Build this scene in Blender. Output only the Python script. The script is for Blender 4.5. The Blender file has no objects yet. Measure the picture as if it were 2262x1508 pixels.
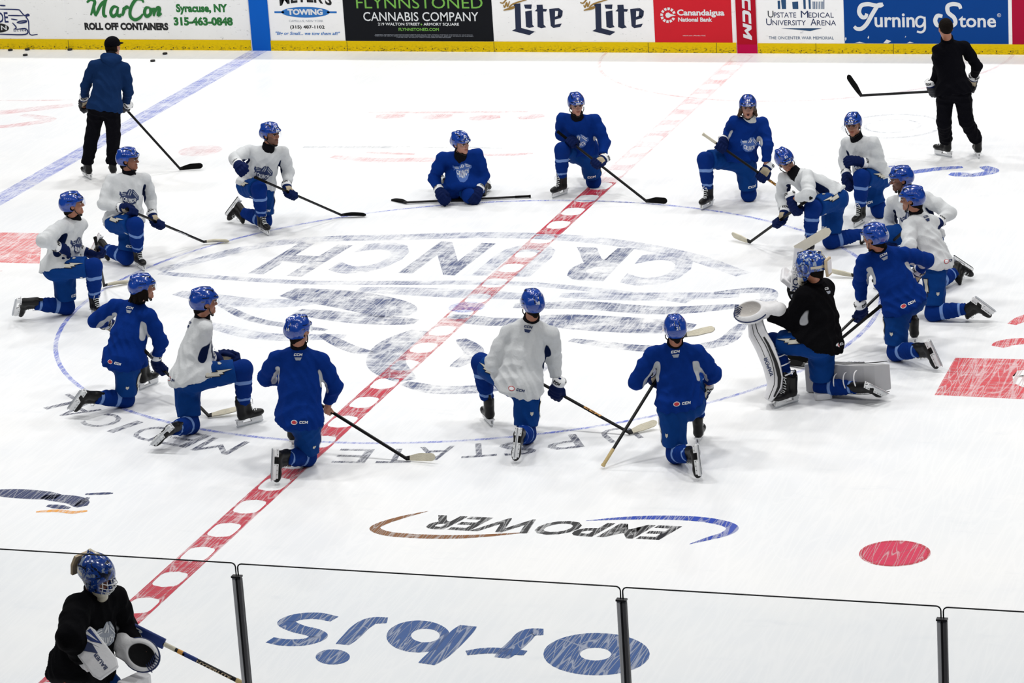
import bpy, math, random
import numpy as np
from mathutils import Matrix, Vector

scene = bpy.context.scene
COL = scene.collection
random.seed(7)

# ------------------------------------------------------------------ camera
YAW, PITCH, ROLL = -0.329649620, 0.298975207, -0.0654297431
cy, sy = math.cos(YAW), math.sin(YAW)
FWD = np.array([sy * math.cos(PITCH), cy * math.cos(PITCH), -math.sin(PITCH)])
r0 = np.array([cy, -sy, 0.0]); u0 = np.cross(r0, FWD)
RIGHT = math.cos(ROLL) * r0 + math.sin(ROLL) * u0
UPV = -math.sin(ROLL) * r0 + math.cos(ROLL) * u0
RH = np.array([cy, -sy, 0.0]); FH = np.array([sy, cy, 0.0]); ZV = np.array([0, 0, 1.0])
cam_d = bpy.data.cameras.new('camera'); cam = bpy.data.objects.new('camera', cam_d); COL.objects.link(cam)
cam_d.sensor_width = 36.0; cam_d.lens = 7008.808 / 2262 * 36.0
cam_d.clip_start = 0.5; cam_d.clip_end = 300
M = Matrix(((RIGHT[0], UPV[0], -FWD[0], 11.3378), (RIGHT[1], UPV[1], -FWD[1], -31.7234),
            (RIGHT[2], UPV[2], -FWD[2], 9.95287), (0, 0, 0, 1)))
cam.matrix_world = M
scene.camera = cam

# ------------------------------------------------------------------ light
scene.view_settings.view_transform = 'Standard'; scene.view_settings.look = 'None'
scene.view_settings.gamma = 1.0; scene.view_settings.use_curve_mapping = False
scene.view_settings.exposure = 0.0
world = bpy.data.worlds.new('arena_air'); scene.world = world; world.use_nodes = True
world.node_tree.nodes['Background'].inputs[0].default_value = (0.80, 0.88, 1.0, 1)
world.node_tree.nodes['Background'].inputs[1].default_value = 0.05
LAMP_W = 360.0
for ix in range(6):
    for iy in range(4):
        ld = bpy.data.lights.new('ceiling_lamp', 'AREA'); ld.shape = 'RECTANGLE'; ld.size = 1.6; ld.size_y = 1.0
        ld.energy = LAMP_W * (.55, 1.0, 1.08, 1.12)[iy]; ld.color = (1.0, 0.985, 0.96); ld.spread = math.radians(150)
        lo = bpy.data.objects.new('ceiling_lamp', ld); COL.objects.link(lo)
        lo.location = (-16 + ix * 6.4, -16 + iy * 12.0, 14.0)

# ------------------------------------------------------------------ helpers
def U(v): v = np.asarray(v, float); return v / np.linalg.norm(v)

def put(o, parent=None, base=None):
    COL.objects.link(o)
    if parent is not None: o.parent = parent
    if base is not None: o.location = base
    return o

def mesh_obj(name, V, F, mats, parent=None, smooth=True, fm=None, attrs=None, me=None):
    if me is None: me = make_mesh(name, V, F, mats, smooth, fm, attrs)
    return put(bpy.data.objects.new(name, me), parent)

def make_mesh(name, V, F, mats, smooth=True, fm=None, attrs=None):
    me = bpy.data.meshes.new(name)
    V = np.asarray(V, np.float32)
    if isinstance(F, np.ndarray):
        n, k = F.shape
        me.vertices.add(len(V)); me.vertices.foreach_set('co', V.ravel())
        me.loops.add(n * k); me.loops.foreach_set('vertex_index', F.astype(np.int32).ravel())
        me.polygons.add(n); me.polygons.foreach_set('loop_start', np.arange(0, n * k, k, dtype=np.int32))
        me.update(calc_edges=True)
    else:
        me.from_pydata(V.tolist(), [], F); me.update()
    if not isinstance(mats, (list, tuple)): mats = [mats]
    for m in mats: me.materials.append(m)
    if fm is not None: me.polygons.foreach_set('material_index', np.asarray(fm, np.int32))
    me.polygons.foreach_set('use_smooth', np.full(len(me.polygons), smooth))
    for k, v in (attrs or {}).items():
        a = me.attributes.new(k, 'FLOAT', 'POINT'); a.data.foreach_set('value', np.asarray(v, np.float32))
    return me

class MB:                                   # collects small hard parts of ONE mesh
    def __init__(s): s.V = []; s.F = []; s.m = []
    def add(s, V, F, m=0):
        o = len(s.V); s.V += [tuple(float(c) for c in v) for v in V]; s.F += [[i + o for i in f] for f in F]; s.m += [m] * len(F); return s
    def box(s, c, size, M3=None, m=0, bev=0.0):
        hx, hy, hz = [a / 2 for a in size]; c = np.asarray(c, float)
        if bev <= 0:
            P = np.array([(x * hx, y * hy, z * hz) for x in (-1, 1) for y in (-1, 1) for z in (-1, 1)])
            F = [(0, 1, 3, 2), (4, 6, 7, 5), (0, 4, 5, 1), (2, 3, 7, 6), (0, 2, 6, 4), (1, 5, 7, 3)]
        else:                               # octagonal prism along z, bevelled long edges
            b = bev; ring = [(hx - b, -hy), (hx, -hy + b), (hx, hy - b), (hx - b, hy), (-hx + b, hy), (-hx, hy - b), (-hx, -hy + b), (-hx + b, -hy)]
            P = np.array([(x, y, -hz) for x, y in ring] + [(x, y, hz) for x, y in ring])
            F = [tuple(range(7, -1, -1)), tuple(range(8, 16))] + [(i, (i + 1) % 8, 8 + (i + 1) % 8, 8 + i) for i in range(8)]
        if M3 is not None: P = P @ np.asarray(M3, float)
        return s.add(P + c, F, m)
    def tube(s, pts, r, n=6, m=0, closed=False):
        pts = [np.asarray(p, float) for p in pts]; k = len(pts); V = []
        prev = None
        for i in range(k):
            a = pts[(i - 1) % k] if (closed or i > 0) else pts[0]; b = pts[(i + 1) % k] if (closed or i < k - 1) else pts[-1]
            t = U(b - a + 1e-9)
            if prev is None: prev = U(np.cross(t, (0.31, 0.52, 0.79)))
            e = U(prev - t * prev.dot(t)); prev = e; f = np.cross(t, e); rr = r[i] if isinstance(r, (list, tuple)) else r
            for j in range(n): V.append(pts[i] + rr * (math.cos(2 * math.pi * j / n) * e + math.sin(2 * math.pi * j / n) * f))
        F = []
        for i in range(k if closed else k - 1):
            for j in range(n): F.append((i * n + j, i * n + (j + 1) % n, ((i + 1) % k) * n + (j + 1) % n, ((i + 1) % k) * n + j))
        if not closed: F += [tuple(range(n - 1, -1, -1)), tuple(range((k - 1) * n, k * n))]
        return s.add(V, F, m)
    def prism(s, poly, O, A, B, N, d, m=0):  # polygon (a,b) in plane A,B extruded +-d/2 along N
        O, A, B, N = (np.asarray(x, float) for x in (O, A, B, N)); n = len(poly)
        V = [O + a * A + b * B + N * d / 2 for a, b in poly] + [O + a * A + b * B - N * d / 2 for a, b in poly]
        F = [tuple(range(n)), tuple(range(2 * n - 1, n - 1, -1))] + [(i, i + n, (i + 1) % n + n, (i + 1) % n) for i in range(n)]
        return s.add(V, F, m)
    def obj(s, name, mats, parent=None, smooth=False):
        return mesh_obj(name, np.array(s.V), s.F, mats, parent, smooth, s.m)
    def mesh(s, name, mats, smooth=False): return make_mesh(name, np.array(s.V), s.F, mats, smooth, s.m)

# ------------------------------------------------------------------ signed-distance modelling
def smin(a, b, k):
    if k <= 0: return np.minimum(a, b)
    h = np.maximum(k - np.abs(a - b), 0) / k
    return np.minimum(a, b) - h * h * k * 0.25

class Sdf:
    def __init__(s): s.p = []
    def cone(s, a, b, ra, rb, k=.02, flat=False, flat0=False, op='+'):
        a = np.asarray(a, float); b = np.asarray(b, float); ab = b - a; L2 = float(ab @ ab) + 1e-12; L = L2 ** .5; R = max(ra, rb)
        def f(X, Y, Zc):
            x, y, z = X - a[0], Y - a[1], Zc - a[2]
            t0 = (x * ab[0] + y * ab[1] + z * ab[2]) / L2; t = np.clip(t0, 0, 1)
            d = np.sqrt((x - t * ab[0]) ** 2 + (y - t * ab[1]) ** 2 + (z - t * ab[2]) ** 2) - (ra + (rb - ra) * t)
            if flat: d = np.maximum(d, (t0 - 1) * L)
            if flat0: d = np.maximum(d, -t0 * L)
            return d
        s.p.append((f, np.minimum(a, b) - R, np.maximum(a, b) + R, k, op)); return s
    def ell(s, c, r, M3=None, k=.02, op='+'):
        c = np.asarray(c, float); r = np.asarray(r, float) * np.ones(3); M3 = np.eye(3) if M3 is None else np.asarray(M3, float); R = r.max()
        def f(X, Y, Zc):
            x, y, z = X - c[0], Y - c[1], Zc - c[2]
            q = [(M3[i][0] * x + M3[i][1] * y + M3[i][2] * z) / r[i] for i in range(3)]
            k0 = np.sqrt(q[0] ** 2 + q[1] ** 2 + q[2] ** 2); k1 = np.sqrt((q[0] / r[0]) ** 2 + (q[1] / r[1]) ** 2 + (q[2] / r[2]) ** 2) + 1e-9
            return k0 * (k0 - 1) / k1
        s.p.append((f, c - R, c + R, k, op)); return s
    def econe(s, a, b, xa, ra, rb, k=.03, rd=.04, op='+'):   # elliptical tube a->b, widths (x, depth)
        a = np.asarray(a, float); b = np.asarray(b, float); ab = b - a; L = float(np.linalg.norm(ab)); w = ab / L
        xa = U(xa - w * np.dot(xa, w)); ya = np.cross(w, xa); R = max(ra + rb)
        def f(X, Y, Zc):
            x, y, z = X - a[0], Y - a[1], Zc - a[2]
            t0 = (x * w[0] + y * w[1] + z * w[2]); t = np.clip(t0 / L, 0, 1)
            u = x * xa[0] + y * xa[1] + z * xa[2]; v = x * ya[0] + y * ya[1] + z * ya[2]
            rx = ra[0] + (rb[0] - ra[0]) * t; ry = ra[1] + (rb[1] - ra[1]) * t
            k0 = np.sqrt((u / rx) ** 2 + (v / ry) ** 2); k1 = np.sqrt((u / rx ** 2) ** 2 + (v / ry ** 2) ** 2) + 1e-6
            d = np.where(k0 < .3, -.7 * np.minimum(rx, ry), k0 * (k0 - 1) / k1) + rd
            e = np.maximum(-t0, t0 - L) + rd
            return np.sqrt(np.maximum(d, 0) ** 2 + np.maximum(e, 0) ** 2) + np.minimum(np.maximum(d, e), 0) - rd
        s.p.append((f, np.minimum(a, b) - R, np.maximum(a, b) + R, k, op)); return s
    def box(s, c, half, M3=None, rd=.01, k=.01, op='+'):
        c = np.asarray(c, float); M3 = np.eye(3) if M3 is None else np.asarray(M3, float); R = float(np.linalg.norm(half)) + rd
        def f(X, Y, Zc):
            x, y, z = X - c[0], Y - c[1], Zc - c[2]
            q = [np.abs(M3[i][0] * x + M3[i][1] * y + M3[i][2] * z) - half[i] + rd for i in range(3)]
            return np.sqrt(sum(np.maximum(a, 0) ** 2 for a in q)) + np.minimum(np.maximum(np.maximum(q[0], q[1]), q[2]), 0) - rd
        s.p.append((f, c - R, c + R, k, op)); return s
    def cut(s, pt, n):                       # keep the side the normal points to
        pt = np.asarray(pt, float); n = U(n)
        f = lambda X, Y, Zc: (X - pt[0]) * n[0] + (Y - pt[1]) * n[1] + (Zc - pt[2]) * n[2]
        s.p.append((f, None, None, 0, 'cut')); return s
    @staticmethod
    def comb(D, d, k, op):
        if op == '+': return smin(D, d, k)
        if op == '-': return -smin(-D, d, k)
        return np.maximum(D, -d)
    def at(s, P):
        P = np.asarray(P, float); X, Y, Zc = P[:, 0], P[:, 1], P[:, 2]; D = np.full(len(P), 1.0)
        for f, lo, hi, k, op in s.p: D = s.comb(D, f(X, Y, Zc), k, op)
        return D
    def normal(s, P, e=.004):
        P = np.asarray(P, float); N = np.stack([s.at(P + e * v) - s.at(P - e * v) for v in np.eye(3)], 1)
        return N / (np.linalg.norm(N, axis=1, keepdims=True) + 1e-9)
    def bounds(s):
        lo = np.min([p[1] for p in s.p if p[4] == '+'], 0); hi = np.max([p[2] for p in s.p if p[4] == '+'], 0); return lo, hi
    def mesh(s, h, fine=(), hf=None, lo=None, hi=None):
        l, g = s.bounds(); lo = l if lo is None else lo; hi = g if hi is None else hi
        ax = []
        for i in range(3):
            x = lo[i] - 2 * h; a = [x]
            while x < hi[i] + 2 * h:
                st = h
                for (fl, fh) in fine:
                    if fl[i] - h * .5 <= x <= fh[i]: st = hf
                x += st; a.append(x)
            ax.append(np.array(a))
        n = [len(a) for a in ax]; D = np.full(n, .5, np.float32)
        for f, bl, bh, k, op in s.p:
            if bl is None: sl = [slice(0, n[i]) for i in range(3)]
            else:
                m = k + h * 1.5
                sl = [slice(max(0, np.searchsorted(ax[i], bl[i] - m) - 1), min(n[i], np.searchsorted(ax[i], bh[i] + m) + 1)) for i in range(3)]
            X = ax[0][sl[0]][:, None, None]; Y = ax[1][sl[1]][None, :, None]; Zc = ax[2][sl[2]][None, None, :]
            if X.size == 0 or Y.size == 0 or Zc.size == 0: continue
            D[tuple(sl)] = s.comb(D[tuple(sl)], f(X, Y, Zc).astype(np.float32), k, op)
        return nets(D, ax)

def nets(D, ax):
    ins = D < 0; n = D.shape
    c = np.zeros((n[0] - 1, n[1] - 1, n[2] - 1), np.int8)
    for i in (0, 1):
        for j in (0, 1):
            for k in (0, 1): c += ins[i:n[0] - 1 + i, j:n[1] - 1 + j, k:n[2] - 1 + k]
    act = (c > 0) & (c < 8); I, J, K = np.nonzero(act); m = len(I)
    val = {(i, j, k): D[I + i, J + j, K + k].astype(float) for i in (0, 1) for j in (0, 1) for k in (0, 1)}
    S = np.zeros((m, 3)); C = np.zeros(m)
    P = lambda i, j, k: np.stack([ax[0][I + i], ax[1][J + j], ax[2][K + k]], 1)
    cor = list(val)
    for a in cor:
        for d in range(3):
            if a[d] == 0:
                b = list(a); b[d] = 1; b = tuple(b); va, vb = val[a], val[b]; x = (va < 0) != (vb < 0)
                t = np.where(x, va / np.where(x, va - vb, 1), 0); S += np.where(x[:, None], P(*a) * (1 - t)[:, None] + P(*b) * t[:, None], 0); C += x
    V = S / C[:, None]
    idx = np.full(c.shape, -1, np.int64); idx[I, J, K] = np.arange(m)
    F = []
    for d in range(3):
        e1, e2 = (d + 1) % 3, (d + 2) % 3
        sl = [slice(None)] * 3; sh = [slice(None)] * 3; sl[d] = slice(0, n[d] - 1); sh[d] = slice(1, n[d])
        A, B = ins[tuple(sl)], ins[tuple(sh)]
        q = np.array(np.nonzero(A != B)).T
        q = q[(q[:, e1] > 0) & (q[:, e2] > 0) & (q[:, e1] < n[e1] - 1) & (q[:, e2] < n[e2] - 1)]
        fl = A[q[:, 0], q[:, 1], q[:, 2]]
        def cell(o1, o2):
            r = q.copy(); r[:, e1] -= o1; r[:, e2] -= o2; return idx[r[:, 0], r[:, 1], r[:, 2]]
        f = np.stack([cell(1, 1), cell(0, 1), cell(0, 0), cell(1, 0)], 1); f[~fl] = f[~fl][:, ::-1]; F.append(f)
    F = np.concatenate(F); F = F[(F >= 0).all(1)]
    return V, F

# ------------------------------------------------------------------ flat lettering geometry
_txt = {}
def text_geo(body, bold=0.0, shear=0.0):
    key = (body, bold, shear)
    if body == 'CCM' and key not in _txt:            # squared maker's lettering
        Cc = [(0, .2), (.16, 0), (1, 0), (1, .3), (.36, .3), (.30, .37), (.30, .63), (.36, .70), (1, .70), (1, 1), (.16, 1), (0, .8)]
        Mm = [(0, 0), (0, 1), (.30, 1), (.60, .58), (.90, 1), (1.2, 1), (1.2, 0), (.90, 0), (.90, .52), (.60, .14), (.30, .52), (.30, 0)]
        from mathutils.geometry import tessellate_polygon
        V, F = [], []
        for x0, g in ((0, Cc), (1.12, Cc), (2.24, Mm)):
            o = len(V); V += [(x0 + a + .22 * b_, b_) for a, b_ in g]; F += [[o + i for i in t] for t in tessellate_polygon([[Vector((a, b_, 0)) for a, b_ in g]])]
        V = np.array(V); hi = V.max(0); _txt[key] = (V / hi, F, hi[0] / hi[1])
    if key not in _txt:
        cu = bpy.data.curves.new('t', 'FONT'); cu.body = body; cu.size = 1.0; cu.offset = bold; cu.shear = shear; cu.resolution_u = 3
        ob = bpy.data.objects.new('t', cu); COL.objects.link(ob); dg = bpy.context.evaluated_depsgraph_get()
        me = bpy.data.meshes.new_from_object(ob.evaluated_get(dg)); V = np.array([v.co[:2] for v in me.vertices]); F = [list(p.vertices) for p in me.polygons]
        bpy.data.objects.remove(ob); bpy.data.curves.remove(cu); bpy.data.meshes.remove(me)
        lo, hi = V.min(0), V.max(0); _txt[key] = ((V - lo) / (hi - lo), F, (hi - lo)[0] / (hi - lo)[1])
    return _txt[key]

def stroke_geo(pts, w, taper=0.35, sub=5):    # smooth brush stroke -> ribbon polygons
    pts = np.array(pts, float); n = len(pts)
    if n == 2: Q = np.array([pts[0] + (pts[1] - pts[0]) * t for t in np.linspace(0, 1, 4)])
    else:
        Q = []; P = np.vstack([2 * pts[0] - pts[1], pts, 2 * pts[-1] - pts[-2]])
        for i in range(n - 1):
            p0, p1, p2, p3 = P[i:i + 4]
            for t in np.linspace(0, 1, sub, endpoint=False):
                Q.append(.5 * (2 * p1 + (p2 - p0) * t + (2 * p0 - 5 * p1 + 4 * p2 - p3) * t * t + (3 * p1 - p0 - 3 * p2 + p3) * t ** 3))
        Q.append(pts[-1]); Q = np.array(Q)
    T = np.gradient(Q, axis=0); T /= np.linalg.norm(T, axis=1, keepdims=True) + 1e-9; N = np.stack([-T[:, 1], T[:, 0]], 1)
    s = np.linspace(0, 1, len(Q)); ww = w / 2 * (1 - taper * np.abs(2 * s - 1) ** 3)
    V = np.concatenate([Q + N * ww[:, None], Q - N * ww[:, None]]); k = len(Q)
    return V, [[i, i + k, i + k + 1, i + 1] for i in range(k - 1)]

def poly_geo(poly, maxlen=.028):              # filled outline, cut fine enough to follow a curved surface
    from mathutils.geometry import tessellate_polygon
    return fine_geo(poly, [tuple(t) for t in tessellate_polygon([[Vector((a, b, 0)) for a, b in poly]])], maxlen)
def fine_geo(V, F, maxlen):
    V = [tuple(float(c) for c in p) for p in V]; F = [(f[0], f[i], f[i + 1]) for f in F for i in range(1, len(f) - 1)]
    for _ in range(5):
        mid = {}; G2 = []; done = True
        def mp(i, j):
            k = (min(i, j), max(i, j))
            if k not in mid: mid[k] = len(V); V.append(((V[i][0] + V[j][0]) / 2, (V[i][1] + V[j][1]) / 2))
            return mid[k]
        if max(math.dist(V[t[i]], V[t[i - 1]]) for t in F for i in range(3)) < maxlen: break
        for a, b_, c in F:
            x, y, z = mp(a, b_), mp(b_, c), mp(c, a); G2 += [(a, x, z), (x, b_, y), (z, y, c), (x, y, z)]
        F = G2
    return np.array(V), F
def grow(poly, d):                              # outline pushed outward by d
    P = np.array(poly, float); A = .5 * sum(P[i][0] * P[(i + 1) % len(P)][1] - P[(i + 1) % len(P)][0] * P[i][1] for i in range(len(P))); sg = 1 if A > 0 else -1; out = []
    for i in range(len(P)):
        e1 = U(P[i] - P[i - 1]); e2 = U(P[(i + 1) % len(P)] - P[i]); n1 = sg * np.array([e1[1], -e1[0]]); n2 = sg * np.array([e2[1], -e2[0]]); m = n1 + n2; m = m / max(.35, m @ m / 2) 
        out.append(tuple(P[i] + m * d))
    return out
def inpoly(x, y, poly):
    r = np.zeros(np.shape(x), bool); n = len(poly)
    for i in range(n):
        (x0, y0), (x1, y1) = poly[i], poly[(i + 1) % n]
        if y0 == y1: continue
        c = (y0 > y) != (y1 > y); r ^= c & (x < (x1 - x0) * (y - y0) / (y1 - y0) + x0)
    return r

def drape(sdf, disp, uv, O, A, B, N, off, want_bad=False):      # press flat artwork on a surface
    O, A, B, N = (np.asarray(v, float) for v in (O, A, B, N)); uv = np.asarray(uv, float)
    P = O + uv[:, :1] * A + uv[:, 1:2] * B + N * .30
    for _ in range(45): P = P - N * (np.clip(sdf.at(P), -.02, .08) * .7)[:, None]
    bad = (np.abs(sdf.at(P)) > .02) | ((P - O) @ N < -.03)
    Q = P + N * (off + disp(P))[:, None] if disp else P + N * off
    return (Q, bad) if want_bad else Q

def tagobj(o, label, cat, group=None, kind=None):
    o['label'] = label; o['category'] = cat
    if group: o['group'] = group
    if kind: o['kind'] = kind
    return o
def structure(o): o['kind'] = 'structure'; return o

# ------------------------------------------------------------------ materials
def nodes(name):
    m = bpy.data.materials.new(name); m.use_nodes = True; nt = m.node_tree; return m, nt, nt.nodes['Principled BSDF']
def N_(nt, t, **kw):
    n = nt.nodes.new(t)
    for k, v in kw.items():
        if k in n.inputs.keys(): n.inputs[k].default_value = v
        else: setattr(n, k, v)
    return n
def mathn(nt, op, a, b=None, c=None):
    n = nt.nodes.new('ShaderNodeMath'); n.operation = op
    for i, v in enumerate((a, b, c)):
        if v is None: continue
        if isinstance(v, (int, float)): n.inputs[i].default_value = v
        else: nt.links.new(v, n.inputs[i])
    return n.outputs[0]
def mixc(nt, f, a, b):
    n = nt.nodes.new('ShaderNodeMix'); n.data_type = 'RGBA'
    for s, v in ((0, f), (6, a), (7, b)):
        if isinstance(v, (int, float)): n.inputs[s].default_value = v
        elif isinstance(v, tuple): n.inputs[s].default_value = (*v[:3], 1)
        else: nt.links.new(v, n.inputs[s])
    return n.outputs[2]
def ramp(nt, v, lo, hi):
    n = nt.nodes.new('ShaderNodeMapRange'); n.interpolation_type = 'SMOOTHSTEP'; nt.links.new(v, n.inputs[0]); n.inputs[1].default_value = lo; n.inputs[2].default_value = hi; return n.outputs[0]
def noise(nt, scale, detail=3, rough=.5, vec=None, dist=0.0):
    n = N_(nt, 'ShaderNodeTexNoise', Scale=scale, Detail=detail, Roughness=rough, Distortion=dist)
    if vec is not None: nt.links.new(vec, n.inputs['Vector'])
    return n.outputs[0]
def mapped(nt, scale, rot=0.0):
    t = nt.nodes.new('ShaderNodeTexCoord'); m = nt.nodes.new('ShaderNodeMapping'); nt.links.new(t.outputs['Object'], m.inputs[0])
    m.inputs['Scale'].default_value = scale; m.inputs['Rotation'].default_value = (0, 0, rot); return m.outputs[0]

def plain(name, col, rough=.6, metal=0.0, bump=0.0, bscale=200, spec=.4, coat=0.0, var=0.06):
    m, nt, b = nodes(name)
    b.inputs['Roughness'].default_value = rough; b.inputs['Metallic'].default_value = metal; b.inputs['Specular IOR Level'].default_value = spec; b.inputs['Coat Weight'].default_value = coat
    t = nt.nodes.new('ShaderNodeTexCoord'); f = noise(nt, 9, 4, .6, t.outputs['Object'])
    nt.links.new(mixc(nt, f, tuple(c * (1 - var) for c in col), tuple(min(1, c * (1 + var)) for c in col)), b.inputs['Base Color'])
    if bump:
        bn = N_(nt, 'ShaderNodeBump', Strength=bump, Distance=.01); nt.links.new(noise(nt, bscale, 2, .5, t.outputs['Object']), bn.inputs['Height']); nt.links.new(bn.outputs[0], b.inputs['Normal'])
    return m

def cloth(name, col, col2=None, attr='ins', rough=.85, sheen=.0, bump=.5, edge=.004):
    m, nt, b = nodes(name)
    b.inputs['Roughness'].default_value = rough; b.inputs['Specular IOR Level'].default_value = .04; b.inputs['Sheen Weight'].default_value = sheen
    t = nt.nodes.new('ShaderNodeTexCoord'); f = noise(nt, 14, 4, .6, t.outputs['Object'])
    c = mixc(nt, f, tuple(x * .90 for x in col), tuple(min(1, x * 1.10) for x in col))
    if col2 is not None:
        a = N_(nt, 'ShaderNodeAttribute', attribute_name=attr); c = mixc(nt, ramp(nt, a.outputs['Fac'], -edge, edge), c, col2)
    nt.links.new(c, b.inputs['Base Color'])
    h = mathn(nt, 'ADD', mathn(nt, 'MULTIPLY', noise(nt, 22, 3, .6, t.outputs['Object'], .6), 1.0), mathn(nt, 'MULTIPLY', noise(nt, 420, 1, .5, t.outputs['Object']), .10))
    bn = N_(nt, 'ShaderNodeBump', Strength=bump, Distance=.012); nt.links.new(h, bn.inputs['Height']); nt.links.new(bn.outputs[0], b.inputs['Normal'])
    return m

NAVY = (.004, .010, .045); BLUE = (.0028, .026, .185); PANT = (.0035, .040, .195); SOCK = (.0028, .024, .165)
MAT = dict(
    j_blue=cloth('jersey_fabric', BLUE, (.50, .52, .54)), j_white=cloth('jersey_fabric_white', (.60, .62, .635), NAVY),
    j_black=cloth('jersey_fabric_black', (.003, .003, .004), (.40, .41, .43)),
    pants=cloth('pant_shell', PANT, (.003, .012, .06), 'ins', .7), sock=cloth('sock_knit', SOCK, (.16, .27, .55), 'ins', .8),
    hoodie=cloth('fleece_navy', (.006, .024, .085)), black_cloth=cloth('black_cloth', (.003, .003, .005)), collar=cloth('undershirt', (.006, .006, .008)), collar_w=cloth('undershirt_white', (.6, .6, .58)),
    skin=None, helmet=None,
    white=plain('white_plastic', (.80, .81, .82), .35), black=plain('black_leather', (.0035, .0035, .004), .4, spec=.25, bump=.2), steel=plain('blade_steel', (.55, .57, .6), .25, 1.0),
    lace=plain('lace_cotton', (.70, .72, .72), .9), glove=plain('glove_nylon', (.002, .009, .058), .75, spec=.08, bump=.3), glove_black=plain('glove_black', (.006, .007, .012), .6, bump=.3), cuff=plain('cuff_white', (.78, .79, .80), .6),
    palm=plain('palm_suede', (.42, .35, .24), .9), shaft=plain('carbon_shaft', (.003, .003, .0035), .4, spec=.2), tape_w=plain('cloth_tape', (.62, .58, .46), .9, bump=.5, bscale=90, var=.25), tape_k=plain('black_tape', (.004, .004, .004), .9, spec=.1, bump=.4),
    tape_y=plain('grip_tape', (.55, .42, .20), .9, bump=.5, var=.3), gold=plain('decal_gold', (.62, .30, .06), .5), silver=plain('emblem_silver', (.55, .53, .46), .5), ink=plain('ink_navy', (.008, .022, .09), .6), ink_k=plain('ink_black', (.006, .006, .007), .6),
    ink_w=plain('ink_white', (.72, .74, .76), .6), ink_b=plain('ink_blue', (.06, .14, .42), .6), ink_r=plain('ink_red', (.5, .03, .04), .6), grey=plain('grey_print', (.33, .36, .42), .6),
    hair=plain('hair_dark', (.006, .004, .003), .8, spec=.08, bump=.8, bscale=60), hair_b=plain('hair_brown', (.045, .020, .008), .65, bump=.8, bscale=60), eye_w=plain('eye_white', (.7, .68, .66), .3), eye_i=plain('iris', (.02, .015, .012), .2),
    pad_w=plain('pad_white', (.74, .74, .76), .5, bump=.15, bscale=40), pad_g=plain('pad_grey', (.42, .42, .44), .6), pad_b=plain('pad_blue', (.005, .028, .17), .6, bump=.3), bone=plain('paddle_white', (.70, .66, .55), .6, var=.15),
    alu=plain('aluminium', (.86, .87, .90), .45, .0), alu_d=plain('dark_channel', (.05, .05, .055), .4, .5), rubber=plain('rubber', (.012, .012, .013), .7), orange=plain('orange_plastic', (.85, .11, .01), .4), red_pl=plain('red_plastic', (.7, .02, .02), .4), bottle=plain('bottle_plastic', (.6, .62, .65), .4),
    tan=plain('tan_leather', (.5, .40, .27), .8),
)

def skin_mat(name, col):
    m, nt, b = nodes(name); b.inputs['Roughness'].default_value = .45; b.inputs['Subsurface Weight'].default_value = .0
    t = nt.nodes.new('ShaderNodeTexCoord'); f = noise(nt, 30, 4, .6, t.outputs['Object'])
    c = mixc(nt, f, tuple(x * .85 for x in col), tuple(min(1, x * 1.12) for x in col))
    for at, cc, k in (('lip', (.30, .06, .05), .8), ('beard', (.05, .024, .015), .62)):
        a = N_(nt, 'ShaderNodeAttribute', attribute_name=at); c = mixc(nt, mathn(nt, 'MULTIPLY', ramp(nt, a.outputs['Fac'], -.004, .004), k), c, cc)
    nt.links.new(c, b.inputs['Base Color']); return m
MAT['skin'] = skin_mat('skin', (.36, .145, .080)); MAT['skin_tan'] = skin_mat('skin_tan', (.28, .10, .052)); MAT['skin_pale'] = skin_mat('skin_pale', (.45, .21, .14))

def helmet_mat(name, col, col2, patt=False):
    m, nt, b = nodes(name); b.inputs['Roughness'].default_value = .18; b.inputs['Specular IOR Level'].default_value = .6; b.inputs['Coat Weight'].default_value = .5; b.inputs['Coat Roughness'].default_value = .08
    t = nt.nodes.new('ShaderNodeTexCoord'); a = N_(nt, 'ShaderNodeAttribute', attribute_name='ins')
    base = col
    if patt:
        f = ramp(nt, noise(nt, 16, 3, .6, t.outputs['Object'], 1.5), .52, .58); base = mixc(nt, f, col, (.30, .36, .46))
        f2 = ramp(nt, noise(nt, 11, 2, .5, t.outputs['Object'], 2.0), .55, .6); base = mixc(nt, f2, base, (.004, .008, .03))
    nt.links.new(mixc(nt, ramp(nt, a.outputs['Fac'], -.0015, .0015), base, col2), b.inputs['Base Color'])
    d = noise(nt, 95, 1, .5, t.outputs['Object']); bn = N_(nt, 'ShaderNodeBump', Strength=.25, Distance=.003); nt.links.new(ramp(nt, d, .62, .70), bn.inputs['Height']); nt.links.new(bn.outputs[0], b.inputs['Normal'])
    return m
MAT['helmet'] = helmet_mat('helmet_shell', (.005, .046, .31), (.003, .008, .03)); MAT['mask'] = helmet_mat('mask_shell', (.006, .05, .30), (.55, .5, .38), True)

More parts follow.
